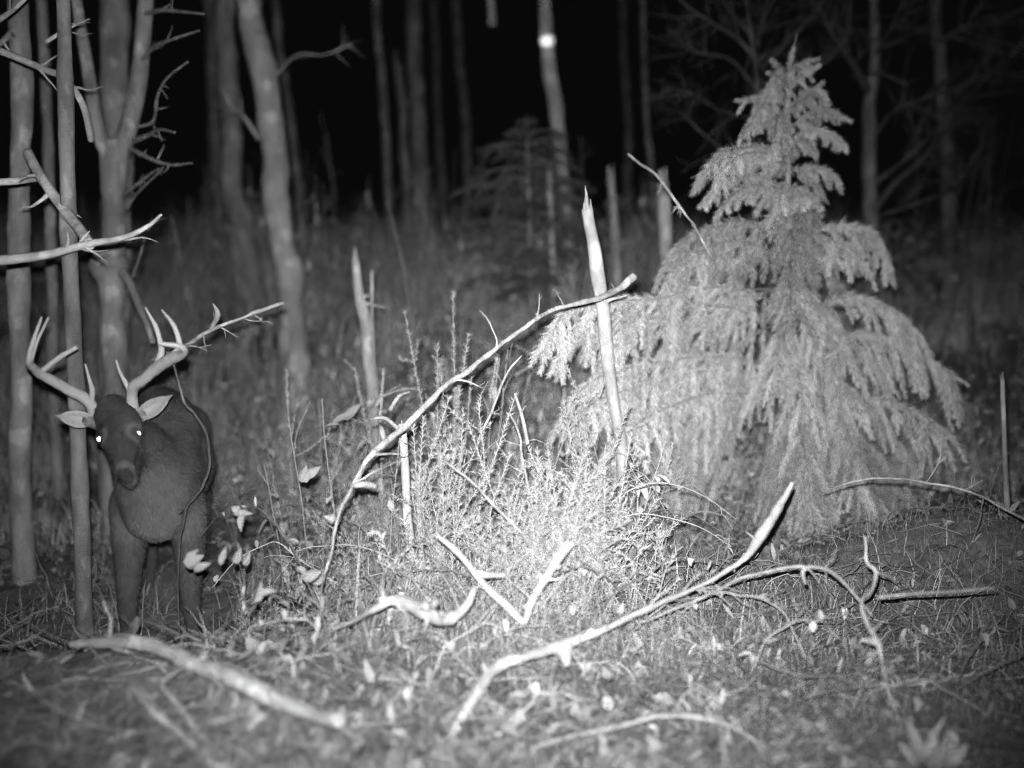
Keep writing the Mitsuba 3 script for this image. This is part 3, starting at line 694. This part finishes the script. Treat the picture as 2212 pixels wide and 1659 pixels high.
stick('broken_stick', 'pale broken stick slanting below the fallen limb at the bottom left', 'branch',
      [(285, 1480, 2.65, 12), (330, 1530, 2.60, 21), (400, 1585, 2.55, 28), (470, 1640, 2.49, 32), (560, 1700, 2.42, 32)], rough=0.25, seed=12, n_side=3, side_len=0.12)
stick('broken_stick', 'short kinked stick beside the slanting one, just under the fallen limb', 'branch',
      [(392, 1442, 2.74, 7), (352, 1470, 2.70, 9), (352, 1486, 2.68, 14), (380, 1520, 2.64, 18), (420, 1570, 2.59, 18), (470, 1620, 2.53, 18)], rough=0.25, seed=13)
stick('bowed_twig', 'pale bowed twig arching low along the bottom edge at centre right', 'twig',
      [(1040, 1660, 2.66, 14), (1130, 1618, 2.68, 15), (1250, 1590, 2.7, 16), (1400, 1560, 2.72, 17), (1500, 1556, 2.72, 17), (1570, 1564, 2.72, 16), (1630, 1595, 2.7, 15), (1665, 1640, 2.68, 14)], rough=0.1, seed=14)
stick('curled_stem', 'thin stem curling over the mound right of the fallen branch', 'stem',
      [(1380, 1345, 3.2, 7), (1500, 1300, 3.25, 8), (1600, 1250, 3.3, 10), (1680, 1228, 3.3, 11), (1745, 1226, 3.28, 12), (1800, 1240, 3.24, 12), (1850, 1285, 3.18, 10), (1885, 1330, 3.14, 6)], rough=0.2, seed=15, n_side=3, side_len=0.1, sub=([(1745, 1226, 3.28, 10), (1734, 1236, 3.28, 10), (1740, 1262, 3.26, 7)],))
stick('jagged_stem', 'upright jagged dead stem with torn leaf scraps on the right', 'stem',
      [(1866, 1160, 3.3, 6), (1872, 1215, 3.26, 10), (1890, 1240, 3.22, 12), (1880, 1280, 3.18, 8), (1862, 1300, 3.14, 9), (1872, 1350, 3.1, 14), (1892, 1385, 3.06, 20), (1905, 1440, 3.0, 9), (1920, 1490, 2.94, 10), (1960, 1580, 2.86, 8), (1985, 1640, 2.8, 8)], rough=0.3, seed=16, knots=(.2, .5, .55, .6), n_side=5, side_len=0.1,
      sub=([(1892, 1385, 3.06, 26), (1874, 1384, 3.06, 14), (1860, 1382, 3.06, 4)], [(1915, 1480, 2.95, 16), (1900, 1478, 2.95, 8)], [(1900, 1290, 3.16, 8), (1980, 1282, 3.1, 7), (2060, 1278, 3.05, 6), (2150, 1270, 3.0, 4)]))
stick('hanging_twig', 'thin grey twig slanting in the dark left of the fir top', 'twig',
      [(1360, 330, 5.2, 8), (1392, 358, 5.15, 9), (1430, 392, 5.1, 10), (1465, 440, 5.1, 9), (1492, 478, 5.1, 8), (1540, 560, 5.2, 8)], mat='bark_mid', seed=17, n_side=4, side_len=0.08)
stick('crooked_vine', 'thin crooked vine hanging beside the right flank of the deer', 'vine',
      [(368, 775, 3.75, 6), (380, 812, 3.75, 7), (398, 868, 3.75, 11), (425, 898, 3.75, 10), (446, 945, 3.75, 9), (456, 1000, 3.75, 9), (440, 1050, 3.75, 10), (408, 1092, 3.75, 11), (396, 1130, 3.75, 11), (388, 1200, 3.75, 8), (384, 1480, 3.7, 7)], mat='bark_black', seed=18, n_side=3, side_len=0.06)
stick('dead_branch', 'slender dead branch slanting up to the right behind the right antler', 'branch',
      [(330, 780, 4.7, 14), (390, 752, 4.5, 15), (452, 712, 4.4, 15), (530, 684, 4.35, 9), (545, 678, 4.35, 15), (610, 655, 4.3, 14)], seed=19, n_side=6, side_len=0.12, sub=([(455, 712, 4.4, 8), (470, 680, 4.38, 14), (460, 655, 4.36, 3)],))
stick('leaning_twig', 'thin twig leaning up right between arching branch and fir', 'twig', [(1030, 960, 4.4, 8), (1060, 890, 4.4, 9), (1090, 815, 4.4, 10), (1130, 765, 4.4, 6)], seed=20, n_side=2, side_len=.1)
stick('leaning_twig', 'bent twig rising beside the dark hollow at centre', 'twig', [(1150, 1080, 3.7, 8), (1130, 990, 3.75, 9), (1118, 930, 3.8, 9), (1100, 892, 3.8, 6)], seed=21, n_side=5, side_len=.12, sub=([(1140, 960, 3.75, 9), (1128, 900, 3.8, 8), (1112, 850, 3.82, 5)],))
stick('leaning_twig', 'thin dark twig crossing the brush below the arching branch at centre', 'twig', [(960, 1000, 3.6, 7), (1040, 1060, 3.5, 8), (1110, 1140, 3.4, 7), (1180, 1230, 3.3, 5)], seed=22, n_side=3, side_len=.1)
stick('fallen_twig', 'grey twig arching over the rim of the mound at right', 'twig', [(1780, 1060, 4.1, 6), (1880, 1032, 4.0, 8), (1990, 1040, 3.9, 8), (2090, 1060, 3.8, 9), (2180, 1100, 3.7, 8), (2260, 1160, 3.6, 8)], mat='bark_mid', seed=23, n_side=4, side_len=.15)
stick('fallen_twig', 'curved dim twig at the right edge low down', 'twig', [(2240, 1400, 2.9, 8), (2150, 1440, 2.9, 7), (2090, 1470, 2.9, 7), (2040, 1530, 2.85, 7)], mat='bark_dark', seed=24, n_side=3, side_len=.12)
stick('fallen_twig', 'short pale twig at the bottom edge left of the leaf cluster', 'twig', [(1850, 1612, 2.7, 10), (1875, 1590, 2.7, 10), (1895, 1570, 2.7, 7)], seed=25)
for k, (pts, lab) in enumerate([
        ([(1560, 1640, 2.7), (1640, 1560, 2.78), (1760, 1500, 2.86), (1900, 1480, 2.9)], 'thin dark twig on the right mound, nearest the bottom edge'),
        ([(1640, 1425, 3.0), (1720, 1460, 2.98), (1820, 1470, 2.95), (1930, 1540, 2.85)], 'thin dark twig lying across the middle of the right mound'),
        ([(1500, 1400, 3.05), (1580, 1470, 2.98), (1660, 1510, 2.92)], 'short dark twig lying left on the right mound'),
        ([(2120, 1380, 2.95), (2080, 1440, 2.9), (2060, 1560, 2.8)], 'dark upright twig near the lower right corner')]):
    stick('dark_twig', lab, 'twig', [(u, v, y, 7) for u, v, y in pts], mat='bark_dark', seed=130 + k, n_side=3, side_len=.14)
trunk([(768, 560, 18), (778, 640, 22), (792, 700, 26), (800, 770, 26), (806, 860, 26)], 6.6, 'dead_stalk', 'pale thick dead stalk standing in the grass left of centre', 'bark_pale', 'stalk', grow=False)
trunk([(802, 590, 7), (804, 700, 8), (808, 800, 8)], 6.4, 'dead_stalk', 'very thin stalk just right of the thick pale stalk', 'bark_pale', 'stalk', grow=False)
trunk([(872, 945, 20), (876, 1010, 20), (880, 1120, 22), (884, 1180, 22)], 4.1, 'dead_stalk', 'short pale upright stalk below the arching branch', 'bark_pale', 'stalk', grow=False)
trunk([(2165, 820, 10), (2172, 1000, 11), (2176, 1120, 12)], 4.6, 'dead_stalk', 'thin dim stalk at the right edge', 'bark_mid', 'stalk', grow=False)


# ------------------------------------------------------------------ leaves
def leaf_geo(o, d, side, nrm, L, W, curl, fold):
    """Vectorised curled leaf: 5 stations x 3 across. All inputs (N, ...)."""
    t = np.array([0, .25, .55, .82, 1.0]); wp = np.array([.12, .8, 1.0, .6, .04])
    N = len(o)
    v = np.empty((N, 5, 3, 3))
    for i in range(5):
        c = o + d * (L * t[i])[:, None] + nrm * (curl * L * t[i] ** 2)[:, None]
        for j, s in enumerate((-1, 0, 1)):
            v[:, i, j] = c + side * (W * wp[i] * 0.5 * s)[:, None] + nrm * (fold * W * wp[i] * abs(s))[:, None]
    f = []
    for i in range(4):
        for j in range(2):
            a = i * 3 + j
            f += [[a, a + 1, a + 4], [a, a + 4, a + 3]]
    f = (np.array(f)[None] + 15 * np.arange(N)[:, None, None]).reshape(-1, 3)
    return v.reshape(-1, 3), f


def frustum(rg, n, y0, y1, pad=0.25, power=1.0):
    y = y0 + (y1 - y0) * rg.uniform(0, 1, n) ** power
    x = y * rg.uniform(-CU / F - 0.04, CU / F + 0.04, n) + rg.uniform(-pad, pad, n)
    return x, y


lr = np.random.default_rng(31)
x, y = frustum(lr, 34000, 2.2, 14, power=1.35)
keep = lr.uniform(0, 1, len(x)) < (0.30 + 0.70 * sm(0.9, 0.2, x / y * 1.9 - 0.1)) * (0.10 + 0.90 * sm(-0.32, -0.16, x / y + 0.05 * np.sin(9 * y))) * (0.35 + 0.65 * meshkit.fbm(np.stack([x * 2.2, y * 2.2, 0 * x], 1), 3, 8).clip(0, 1) ** 1.2 * 1.5)
x, y = x[keep], y[keep]; N = len(x)
th = lr.uniform(0, 6.283, N)
d = np.stack([np.cos(th), np.sin(th), lr.normal(0, .35, N)], 1); d /= np.linalg.norm(d, axis=1, keepdims=True)
up_ = np.stack([lr.normal(0, .35, N), lr.normal(0, .35, N), np.ones(N)], 1)
s = np.cross(d, up_); s /= np.linalg.norm(s, axis=1, keepdims=True); nr_ = np.cross(s, d)
o = np.stack([x, y, G(x, y) + lr.uniform(0.004, 0.05, N) + sm(5, 8, y) * lr.uniform(0, .45, N)], 1)
v, f = leaf_geo(o, d, s, nr_, lr.uniform(.022, .06, N) * (1 + .09 * np.maximum(0, y - 5)), lr.uniform(.012, .038, N) * (1 + .09 * np.maximum(0, y - 5)), lr.normal(.15, .5, N), lr.uniform(-.2, .7, N))
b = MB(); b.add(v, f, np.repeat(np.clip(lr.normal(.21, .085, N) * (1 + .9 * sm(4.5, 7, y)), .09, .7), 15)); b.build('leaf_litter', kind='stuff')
tag('leaf_litter', 'curled dead leaves covering the forest floor', 'leaf litter', kind='stuff')


def leaf_thing(name, label, cat, leaves, col=0.55, group=None):
    root = thing(name, label, cat, group)
    for (u0, v0, y0), (u1, v1, y1), w in leaves:
        a, c = P(u0, v0, y0), P(u1, v1, y1); d = c - a; L = np.linalg.norm(d); d /= L
        view = EYE - a; view /= np.linalg.norm(view); s = np.cross(d, view); s /= np.linalg.norm(s); nn = np.cross(s, d)
        jr = np.random.default_rng(len(scene)); s = s + view * jr.uniform(-.8, .8); s /= np.linalg.norm(s); nn = np.cross(s, d); L *= jr.uniform(.75, 1.0)
        v, f = leaf_geo(a[None], d[None], s[None], nn[None], np.array([L]), np.array([px(w, y0) * .8]), np.array([-.25]), np.array([.55]))
        b = MB(); b.add(v, f, col); b.build('leaf', root, smooth=True)
    return root


leaf_thing('leaf_cluster', 'cluster of pale pointed leaves at the bottom edge near the right corner', 'leaves',
           [((1985, 1650, 2.62), (1972, 1570, 2.56), 52), ((1995, 1645, 2.62), (2026, 1572, 2.6), 46), ((2030, 1650, 2.62), (2066, 1560, 2.66), 42), ((1985, 1640, 2.62), (1938, 1606, 2.58), 44), ((2000, 1590, 2.64), (2052, 1550, 2.64), 16), ((2045, 1650, 2.6), (2096, 1606, 2.55), 40), ((2010, 1660, 2.6), (2040, 1616, 2.5), 50)], 0.42)
for k, (lab, lv) in enumerate([
        ('pale curled leaf cluster on a stalk low right of the deer', [((405, 1226, 3.3), (438, 1196, 3.28), 40), ((420, 1232, 3.3), (452, 1216, 3.28), 26), ((402, 1200, 3.3), (428, 1190, 3.28), 22)]),
        ('three small pale leaves right of the curled leaf cluster beside the deer', [((478, 1220, 3.3), (486, 1180, 3.28), 20), ((505, 1215, 3.3), (520, 1188, 3.28), 26), ((525, 1220, 3.3), (540, 1196, 3.28), 20)]),
        ('pale leaf scraps at the foot of the arching branch', [((650, 1245, 3.4), (700, 1235, 3.4), 34), ((640, 1226, 3.4), (668, 1248, 3.4), 20), ((680, 1262, 3.4), (706, 1236, 3.4), 18)]),
        ('pale drooping leaf among the stalks below the deer shoulder', [((530, 1100, 3.5), (512, 1160, 3.48), 22), ((505, 1110, 3.5), (550, 1108, 3.48), 18)]),
        ('bright leaf in the grass right of the vine', [((650, 1040, 3.9), (664, 1005, 3.88), 34), ((660, 1030, 3.9), (690, 1010, 3.88), 26)]),
        ('pale triangular leaf at the end of the fallen limb', [((700, 1580, 2.72), (745, 1530, 2.72), 60)]),
        ('pale upright leaf under the middle of the fallen limb', [((560, 1560, 2.75), (540, 1510, 2.75), 38), ((498, 1530, 2.75), (514, 1495, 2.75), 30)]),
        ('wide pale leaf standing in the brush left of centre', [((740, 905, 5.2), (780, 872, 5.15), 26), ((720, 915, 5.2), (760, 888, 5.15), 20)]),
        ('pair of bright leaves low in the brush beside the fallen limb tip', [((548, 1300, 3.2), (570, 1255, 3.2), 30), ((560, 1290, 3.2), (600, 1270, 3.2), 24)])]):
    leaf_thing('dead_leaf', lab, 'leaves', lv, 0.30)

# ------------------------------------------------------------------ grass and weeds


def blades(b, x, y, h, lean, w, rg, col, z=None):
    N = len(x); z = G(x, y) - 0.01 if z is None else z
    o = np.stack([x, y, z], 1)
    th = rg.uniform(0, 6.283, N); dirn = np.stack([np.cos(th), np.sin(th), np.zeros(N)], 1)
    sd = np.stack([-np.sin(th + rg.normal(0, .8, N)), np.cos(th), np.zeros(N)], 1); sd /= np.linalg.norm(sd, axis=1, keepdims=True)
    K = 5; v = np.empty((N, 2 * K - 1, 3))
    for i in range(K):
        t = i / (K - 1)
        c = o + np.array([0, 0, 1.0]) * (h * (t - 0.45 * lean * t * t))[:, None] + dirn * (h * lean * t ** 1.8)[:, None]
        if i < K - 1:
            ww = (w * (1 - 0.6 * t) / 2)[:, None]
            v[:, 2 * i], v[:, 2 * i + 1] = c - sd * ww, c + sd * ww
        else:
            v[:, 2 * i] = c
    f = []
    for i in range(K - 2):
        a = 2 * i; f += [[a, a + 1, a + 3], [a, a + 3, a + 2]]
    f += [[2 * K - 4, 2 * K - 3, 2 * K - 2]]
    f = (np.array(f)[None] + (2 * K - 1) * np.arange(N)[:, None, None]).reshape(-1, 3)
    b.add(v.reshape(-1, 3), f, np.repeat(col, 2 * K - 1))


gr = np.random.default_rng(41)
b = MB()
x, y = frustum(gr, 95000, 3.2, 16, power=1.0)
dens = 0.06 + 1.0 * sm(.36, .64, meshkit.fbm(np.stack([x * 1.9, y * 1.3, 0 * x], 1), 3, 3))
left = sm(-0.10, -0.30, x / y)
dens *= (1 - 0.75 * left * sm(6, 4, y)) * (1 - 0.75 * sm(0.8, 1.3, x) * sm(5.6, 5.0, y))
kp = gr.uniform(0, 1, len(x)) < dens
x, y, left = x[kp], y[kp], left[kp]; N = len(x)
h = gr.uniform(.10, .48, N) * (0.7 + 1.3 * sm(5, 10, y)) * (.25 + 1.6 * meshkit.fbm(np.stack([x * 1.1, y * .9, 0 * x], 1), 3, 13) ** 1.5) * gr.uniform(.5, 1.2, N) * (1 - 0.4 * left * sm(7, 4, y))
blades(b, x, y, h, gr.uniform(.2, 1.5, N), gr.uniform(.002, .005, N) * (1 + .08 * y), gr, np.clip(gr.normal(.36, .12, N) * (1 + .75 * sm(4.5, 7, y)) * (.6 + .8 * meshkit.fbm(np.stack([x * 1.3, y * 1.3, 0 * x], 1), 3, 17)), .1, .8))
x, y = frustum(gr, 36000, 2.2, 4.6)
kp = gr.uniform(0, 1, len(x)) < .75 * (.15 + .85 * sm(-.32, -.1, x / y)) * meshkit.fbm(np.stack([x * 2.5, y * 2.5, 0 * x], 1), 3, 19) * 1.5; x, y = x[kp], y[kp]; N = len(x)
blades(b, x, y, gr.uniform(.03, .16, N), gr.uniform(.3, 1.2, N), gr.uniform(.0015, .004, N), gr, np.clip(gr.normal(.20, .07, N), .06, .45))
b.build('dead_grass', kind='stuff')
tag('dead_grass', 'withered grass and low stalks across the clearing', 'grass', kind='stuff')

# low moss / twig mat: many short thin twigs over the floor
tr_ = np.random.default_rng(43)
b = MB()
x, y = frustum(tr_, 2600, 2.3, 7.5, power=1.3)
for k in range(len(x)):
    a = np.array([x[k], y[k], float(G(x[k], y[k])) + tr_.uniform(.0, .05)])
    th = tr_.uniform(0, 6.28); d = [math.cos(th), math.sin(th), tr_.uniform(-.15, .5)]
    p = twig_path(a, d, tr_.uniform(.08, .3), 4, .25, -.3, tr_)
    b.add(*tube(p, np.linspace(tr_.uniform(.0015, .004), .001, 5), 4, caps=False), tr_.uniform(.1, .42))
b.build('twig_litter', kind='stuff')
tag('twig_litter', 'small broken twigs strewn over the forest floor', 'twigs', kind='stuff')


def weed(x, y, h, rg, label, group, col, head=True, leaves=5, ls=1.0, name='weed_stalk', cat='weed', rad=.0025):
    root = thing(name, label, cat, group)
    a = np.array([x, y, float(G(x, y)) - .02])
    p = twig_path(a, [rg.normal(0, .1), rg.normal(0, .1), 1], h, 6, .06, rg=rg)
    b = MB(); q = resample(p, 16); b.add(*tube(q, np.linspace(rad, rad * .45, 16), 5), col)
    for k in range(int(3 + 3 * rg.uniform())):
        i = int(rg.uniform(.45, .95) * 15); d = rg.normal(0, 1, 3); d[2] = abs(d[2]) + .6
        pp = twig_path(q[i], d, h * rg.uniform(.1, .25), 4, .15, rg=rg); b.add(*tube(pp, np.linspace(rad * .5, rad * .3, 5), 4, caps=False), col)
        if head:
            strip_needles(b, resample(pp, 6), 300, .010, .004, rg, min(.6, col * 1.3), 1.0)
    if head:
        strip_needles(b, q[11:], 500, .016, .004, rg, min(.6, col * 1.3), 1.0)
    b.build('stem', root)
    if leaves:
        n = leaves; i = rg.integers(3, 14, n); th = rg.uniform(0, 6.28, n)
        d = np.stack([np.cos(th), np.sin(th), rg.uniform(-.9, .3, n)], 1); d /= np.linalg.norm(d, axis=1, keepdims=True)
        s = np.cross(d, [0, 0, 1.0]); s /= np.linalg.norm(s, axis=1, keepdims=True); nn = np.cross(s, d)
        v, f = leaf_geo(q[i], d, s, nn, rg.uniform(.04, .10, n) * ls, rg.uniform(.015, .04, n) * ls, rg.normal(-.3, .4, n), rg.uniform(0, .4, n))
        b = MB(); b.add(v, f, np.repeat(np.clip(rg.normal(col * 1.35, .08, n), .1, .6), 15)); b.build('foliage', root, smooth=True)


wr = np.random.default_rng(47)
POS = {}
MARKS = [(300, 'behind the deer'), (480, 'right of the deer'), (590, 'by the broad pale trunk'), (690, 'left of the thick pale stalk'), (800, 'around the thick pale stalk'), (900, 'right of the thick pale stalk'),
         (1000, 'above the arching branch'), (1110, 'below the far conifer'), (1220, 'below the reflector trunk'), (1320, 'behind the broken pole'), (1410, 'left of the fir'),
         (1960, 'right of the fir'), (2060, 'well right of the fir'), (2170, 'near the right edge')]


def weed_at(u, yy, h, col, head, leaves, rad=.003, **kw):
    xx = (u - CU) / F * yy
    where = min(MARKS, key=lambda m: abs(m[0] - u))[1]
    size = 'tall' if h > .75 else ('knee high' if h > .5 else 'short')
    look = ('seed headed' if head else ('leafy' if leaves > 5 else 'sparse'))
    dist = 'nearer' if yy < 5.6 else ('farther' if yy < 8.5 else 'far back')
    POS[numbered_peek('weed_stalk')] = u
    weed(xx, yy, h, wr, f'{size} {look} dry weed {where}, {dist}', 'dried weed stalks in the brush', col, head, leaves, rad=rad, **kw)


for k in range(190):
    weed_at(wr.uniform(540, 1420), wr.uniform(4.4, 9.5) if k % 3 else wr.uniform(7, 12.5), wr.uniform(.35, 1.15), wr.uniform(.3, .62), wr.uniform() < .6, int(wr.integers(3, 10)), wr.uniform(.002, .004))
for k in range(60):
    weed_at(wr.uniform(420, 1420), wr.uniform(9.0, 13.5), wr.uniform(.9, 1.7), wr.uniform(.2, .5), k % 3 == 0, int(wr.integers(5, 14)), wr.uniform(.003, .005), ls=1.5)
for k in range(22):
    weed_at(wr.uniform(1950, 2230), wr.uniform(6.5, 11), wr.uniform(.4, 1.0), wr.uniform(.12, .25), False, 5)
for k in range(20):
    weed_at(wr.uniform(300, 540), wr.uniform(6.5, 10), wr.uniform(.4, .9), wr.uniform(.12, .3), False, 5)
for k in range(26):
    weed_at(wr.uniform(480, 760), wr.uniform(3.2, 4.4), wr.uniform(.2, .5), wr.uniform(.2, .36), wr.uniform() < .4, 7, .002, ls=.5)

# pale feathery weeds below the fir's left side
fw_ = np.random.default_rng(53)
for k, (u, v0, v1, yy, lab) in enumerate([
        (1170, 1290, 985, 3.75, 'tall pale feathery weed behind the V shaped twig, left of the pair'), (1215, 1300, 1015, 3.7, 'pale feathery weed behind the V shaped twig, right of the pair'),
        (1262, 1230, 1040, 3.9, 'leaning feathery weed right of the feathery pair'), (1140, 1330, 1130, 3.4, 'short feathery weed rising inside the V shaped twig'), (980, 1080, 880, 4.0, 'pale feathery weed under the middle of the arching branch'),
        (985, 860, 730, 5.0, 'upright feathery seed heads above the arching branch'), (930, 1130, 960, 3.9, 'pale feathery weed left of the dark hollow'),
        (1240, 1210, 1060, 3.55, 'low bushy feathery weed at the upper tip of the V shaped twig'), (1195, 1250, 1090, 3.5, 'low bushy feathery weed between the prongs of the V shaped twig'), (1290, 1100, 930, 4.3, 'pale feathery weed at the foot of the bright broken pole')] + [
        (fw_.uniform(760, 1420), 0, 0, fw_.uniform(3.5, 6.0), None) for _ in range(84)]):
    small = lab is None
    if small:
        xx = (u - CU) / F * yy; base_ = np.array([xx, yy, float(G(xx, yy))]); top = base_ + [fw_.normal(0, .05), 0, fw_.uniform(.18, .45)]
        lab = ('nearer ' if yy < 4.4 else 'farther ') + ('tall' if top[2] - base_[2] > .33 else 'low') + ' feathery weed ' + min(MARKS, key=lambda m: abs(m[0] - u))[1]
        root = thing('feathery_weed', lab, 'weed', 'low feathery weeds in the pale brush')
        POS[root] = u
    else:
        root = thing('feathery_weed', lab, 'weed')
        base_ = P(u, v0, yy); top = P(u + fw_.normal(0, 12), v1, yy)
    base_[2] = min(base_[2], float(G(base_[0], base_[1])))
    cw = fw_.uniform(.36, .56) if small else .36
    for j in range(5 if small else 9):
        tpp = top + fw_.normal(0, 1, 3) * [.09, .06, .045]
        mid_ = (base_ + tpp) / 2 + fw_.normal(0, .015, 3)
        mid_ = mid_ + fw_.normal(0, .035, 3); hgt = fw_.uniform(.55, 1.15) if small else fw_.uniform(.75, 1.1); tpp = base_ + (tpp - base_) * hgt + fw_.normal(0, .04, 3)
        q = resample([base_ + fw_.normal(0, .03, 3) * [1, 1, 0], mid_, tpp], 18); bare = small and fw_.uniform() < .3; dn_ = fw_.uniform(120, 520) if small else fw_.uniform(420, 640)
        b = MB(); b.add(*tube(q, np.linspace(.0028, .0012, 18), 5), .4)
        strip_needles(b, q[(13 if bare else int(fw_.integers(3, 10))):], dn_, fw_.uniform(.016, .034), .0035, fw_, cw, 1.0, -.1)
        for m in range(int(fw_.integers(2, 9))):
            i = int(fw_.integers(5, 17)); d = fw_.normal(0, 1, 3); d[2] = abs(d[2]) + .5
            pp = twig_path(q[i], d, fw_.uniform(.03, .13), 4, .3, rg=fw_); b.add(*tube(pp, np.linspace(.0014, .0008, 5), 4, caps=False), cw * .8); strip_needles(b, pp, dn_ * fw_.uniform(0, 1), .018, .0035, fw_, cw, 1.0)
        b.build('plume', root)

# thin arching bramble canes crossing each other through the brush, and bare saplings rising behind
cr = np.random.default_rng(61)
for k in range(125):
    if k < 60:
        u, yy = cr.uniform(560, 1460), cr.uniform(3.3, 6.5)
    elif k < 80:
        u, yy = cr.uniform(1480, 2200), cr.uniform(2.7, 4.2)
    elif k < 95:
        u, yy = cr.uniform(420, 1100), cr.uniform(3.0, 3.6)
    else:
        u, yy = cr.uniform(850, 1650), cr.uniform(2.75, 3.5)
    xx = (u - CU) / F * yy; L = cr.uniform(.35, 1.1) if k < 60 else cr.uniform(.2, .5)
    a = np.array([xx, yy, float(G(xx, yy)) - .02]); th = cr.uniform(0, 6.28); out = np.array([math.cos(th), .5 * math.sin(th), 0])
    tt = np.linspace(0, 1, 8)[:, None]; hh = cr.uniform(.25, .6)
    p = a + out * L * tt * .8 + np.array([0, 0, 1.0]) * L * hh * 2.6 * (tt - .78 * tt ** 2) + np.cumsum(cr.normal(0, .012, (8, 3)), 0)
    where = min(MARKS + [(1600, 'in front of the fir'), (1750, 'on the right mound')], key=lambda m: abs(m[0] - u))[1]
    lab = f"{'long' if L > .7 else ('short' if L < .45 else 'middling')} {'pale' if k % 2 else 'dark'} bramble cane {'leaning right' if out[0] > 0 else 'leaning left'} {where}, {'nearer' if yy < 4 else 'farther'}"
    root = thing('bramble_cane', lab, 'bramble', 'bramble canes through the brush')
    POS[root] = u
    c_ = cr.uniform(.34, .55) if k % 2 else cr.uniform(.12, .24)
    b = MB(); q = resample(p, 40); b.add(*tube(q, np.linspace(cr.uniform(.002, .0045), .0012, 40), 6, .2, seed=k, grain=60), c_)
    for m in range(int(cr.integers(3, 8))):
        i = int(cr.uniform(.2, .98) * 39); pp = twig_path(q[i], cr.normal(0, 1, 3) + [0, 0, .3], cr.uniform(.04, .16), 4, .25, rg=cr); b.add(*tube(pp, np.linspace(.0016, .0009, 5), 4, caps=False), c_)
    b.build('cane', root)
    n = int(cr.integers(2, 9)); i = cr.integers(8, 39, n); d = cr.normal(0, 1, (n, 3)); d /= np.linalg.norm(d, axis=1, keepdims=True)
    sd_ = np.cross(d, [0, 0, 1.0]); sd_ /= np.linalg.norm(sd_, axis=1, keepdims=True)
    v, f = leaf_geo(q[i], d, sd_, np.cross(sd_, d), cr.uniform(.02, .05, n), cr.uniform(.01, .028, n), cr.normal(0, .5, n), cr.uniform(0, .6, n))
    b = MB(); b.add(v, f, np.repeat(np.clip(cr.normal(.42, .1, n), .15, .6), 15)); b.build('foliage', root, smooth=True)
for k in range(44):
    u, yy = cr.uniform(420, 1430) if k < 36 else cr.uniform(1960, 2200), cr.uniform(7.5, 12)
    xx = (u - CU) / F * yy; h = cr.uniform(.9, 2.2)
    where = min(MARKS, key=lambda m: abs(m[0] - u))[1]
    root = thing('bare_sapling', f"{'taller' if h > 1.5 else 'shorter'} thin bare sapling {where}, {'nearer' if yy < 9.5 else 'farther back'}", 'sapling', 'thin bare saplings behind the brush')
    POS[root] = u
    b = MB(); p = twig_path([xx, yy, float(G(xx, yy)) - .05], [cr.normal(0, .08), cr.normal(0, .08), 1], h, 7, .06, rg=cr)
    twiggy(b, p, cr.uniform(.005, .010), .0025, int(cr.integers(6, 14)), .35, cr, 2, 5, col=cr.uniform(.10, .3))
    b.build('stem', root)

# look-alikes that share a description are told apart by their order from the left
alike = {}
for k_ in POS:
    alike.setdefault(labels[k_]['label'], []).append(k_)
for lab_, ks in alike.items():
    if len(ks) > 1:
        for n_, k_ in enumerate(sorted(ks, key=lambda q_: POS[q_])):
            o_ = 'leftmost' if n_ == 0 else ('rightmost' if n_ == len(ks) - 1 else f'{["", "2nd", "3rd"][n_] if n_ < 3 else str(n_ + 1) + "th"} from left')
            labels[k_]['label'] = f'{lab_}, {o_}'
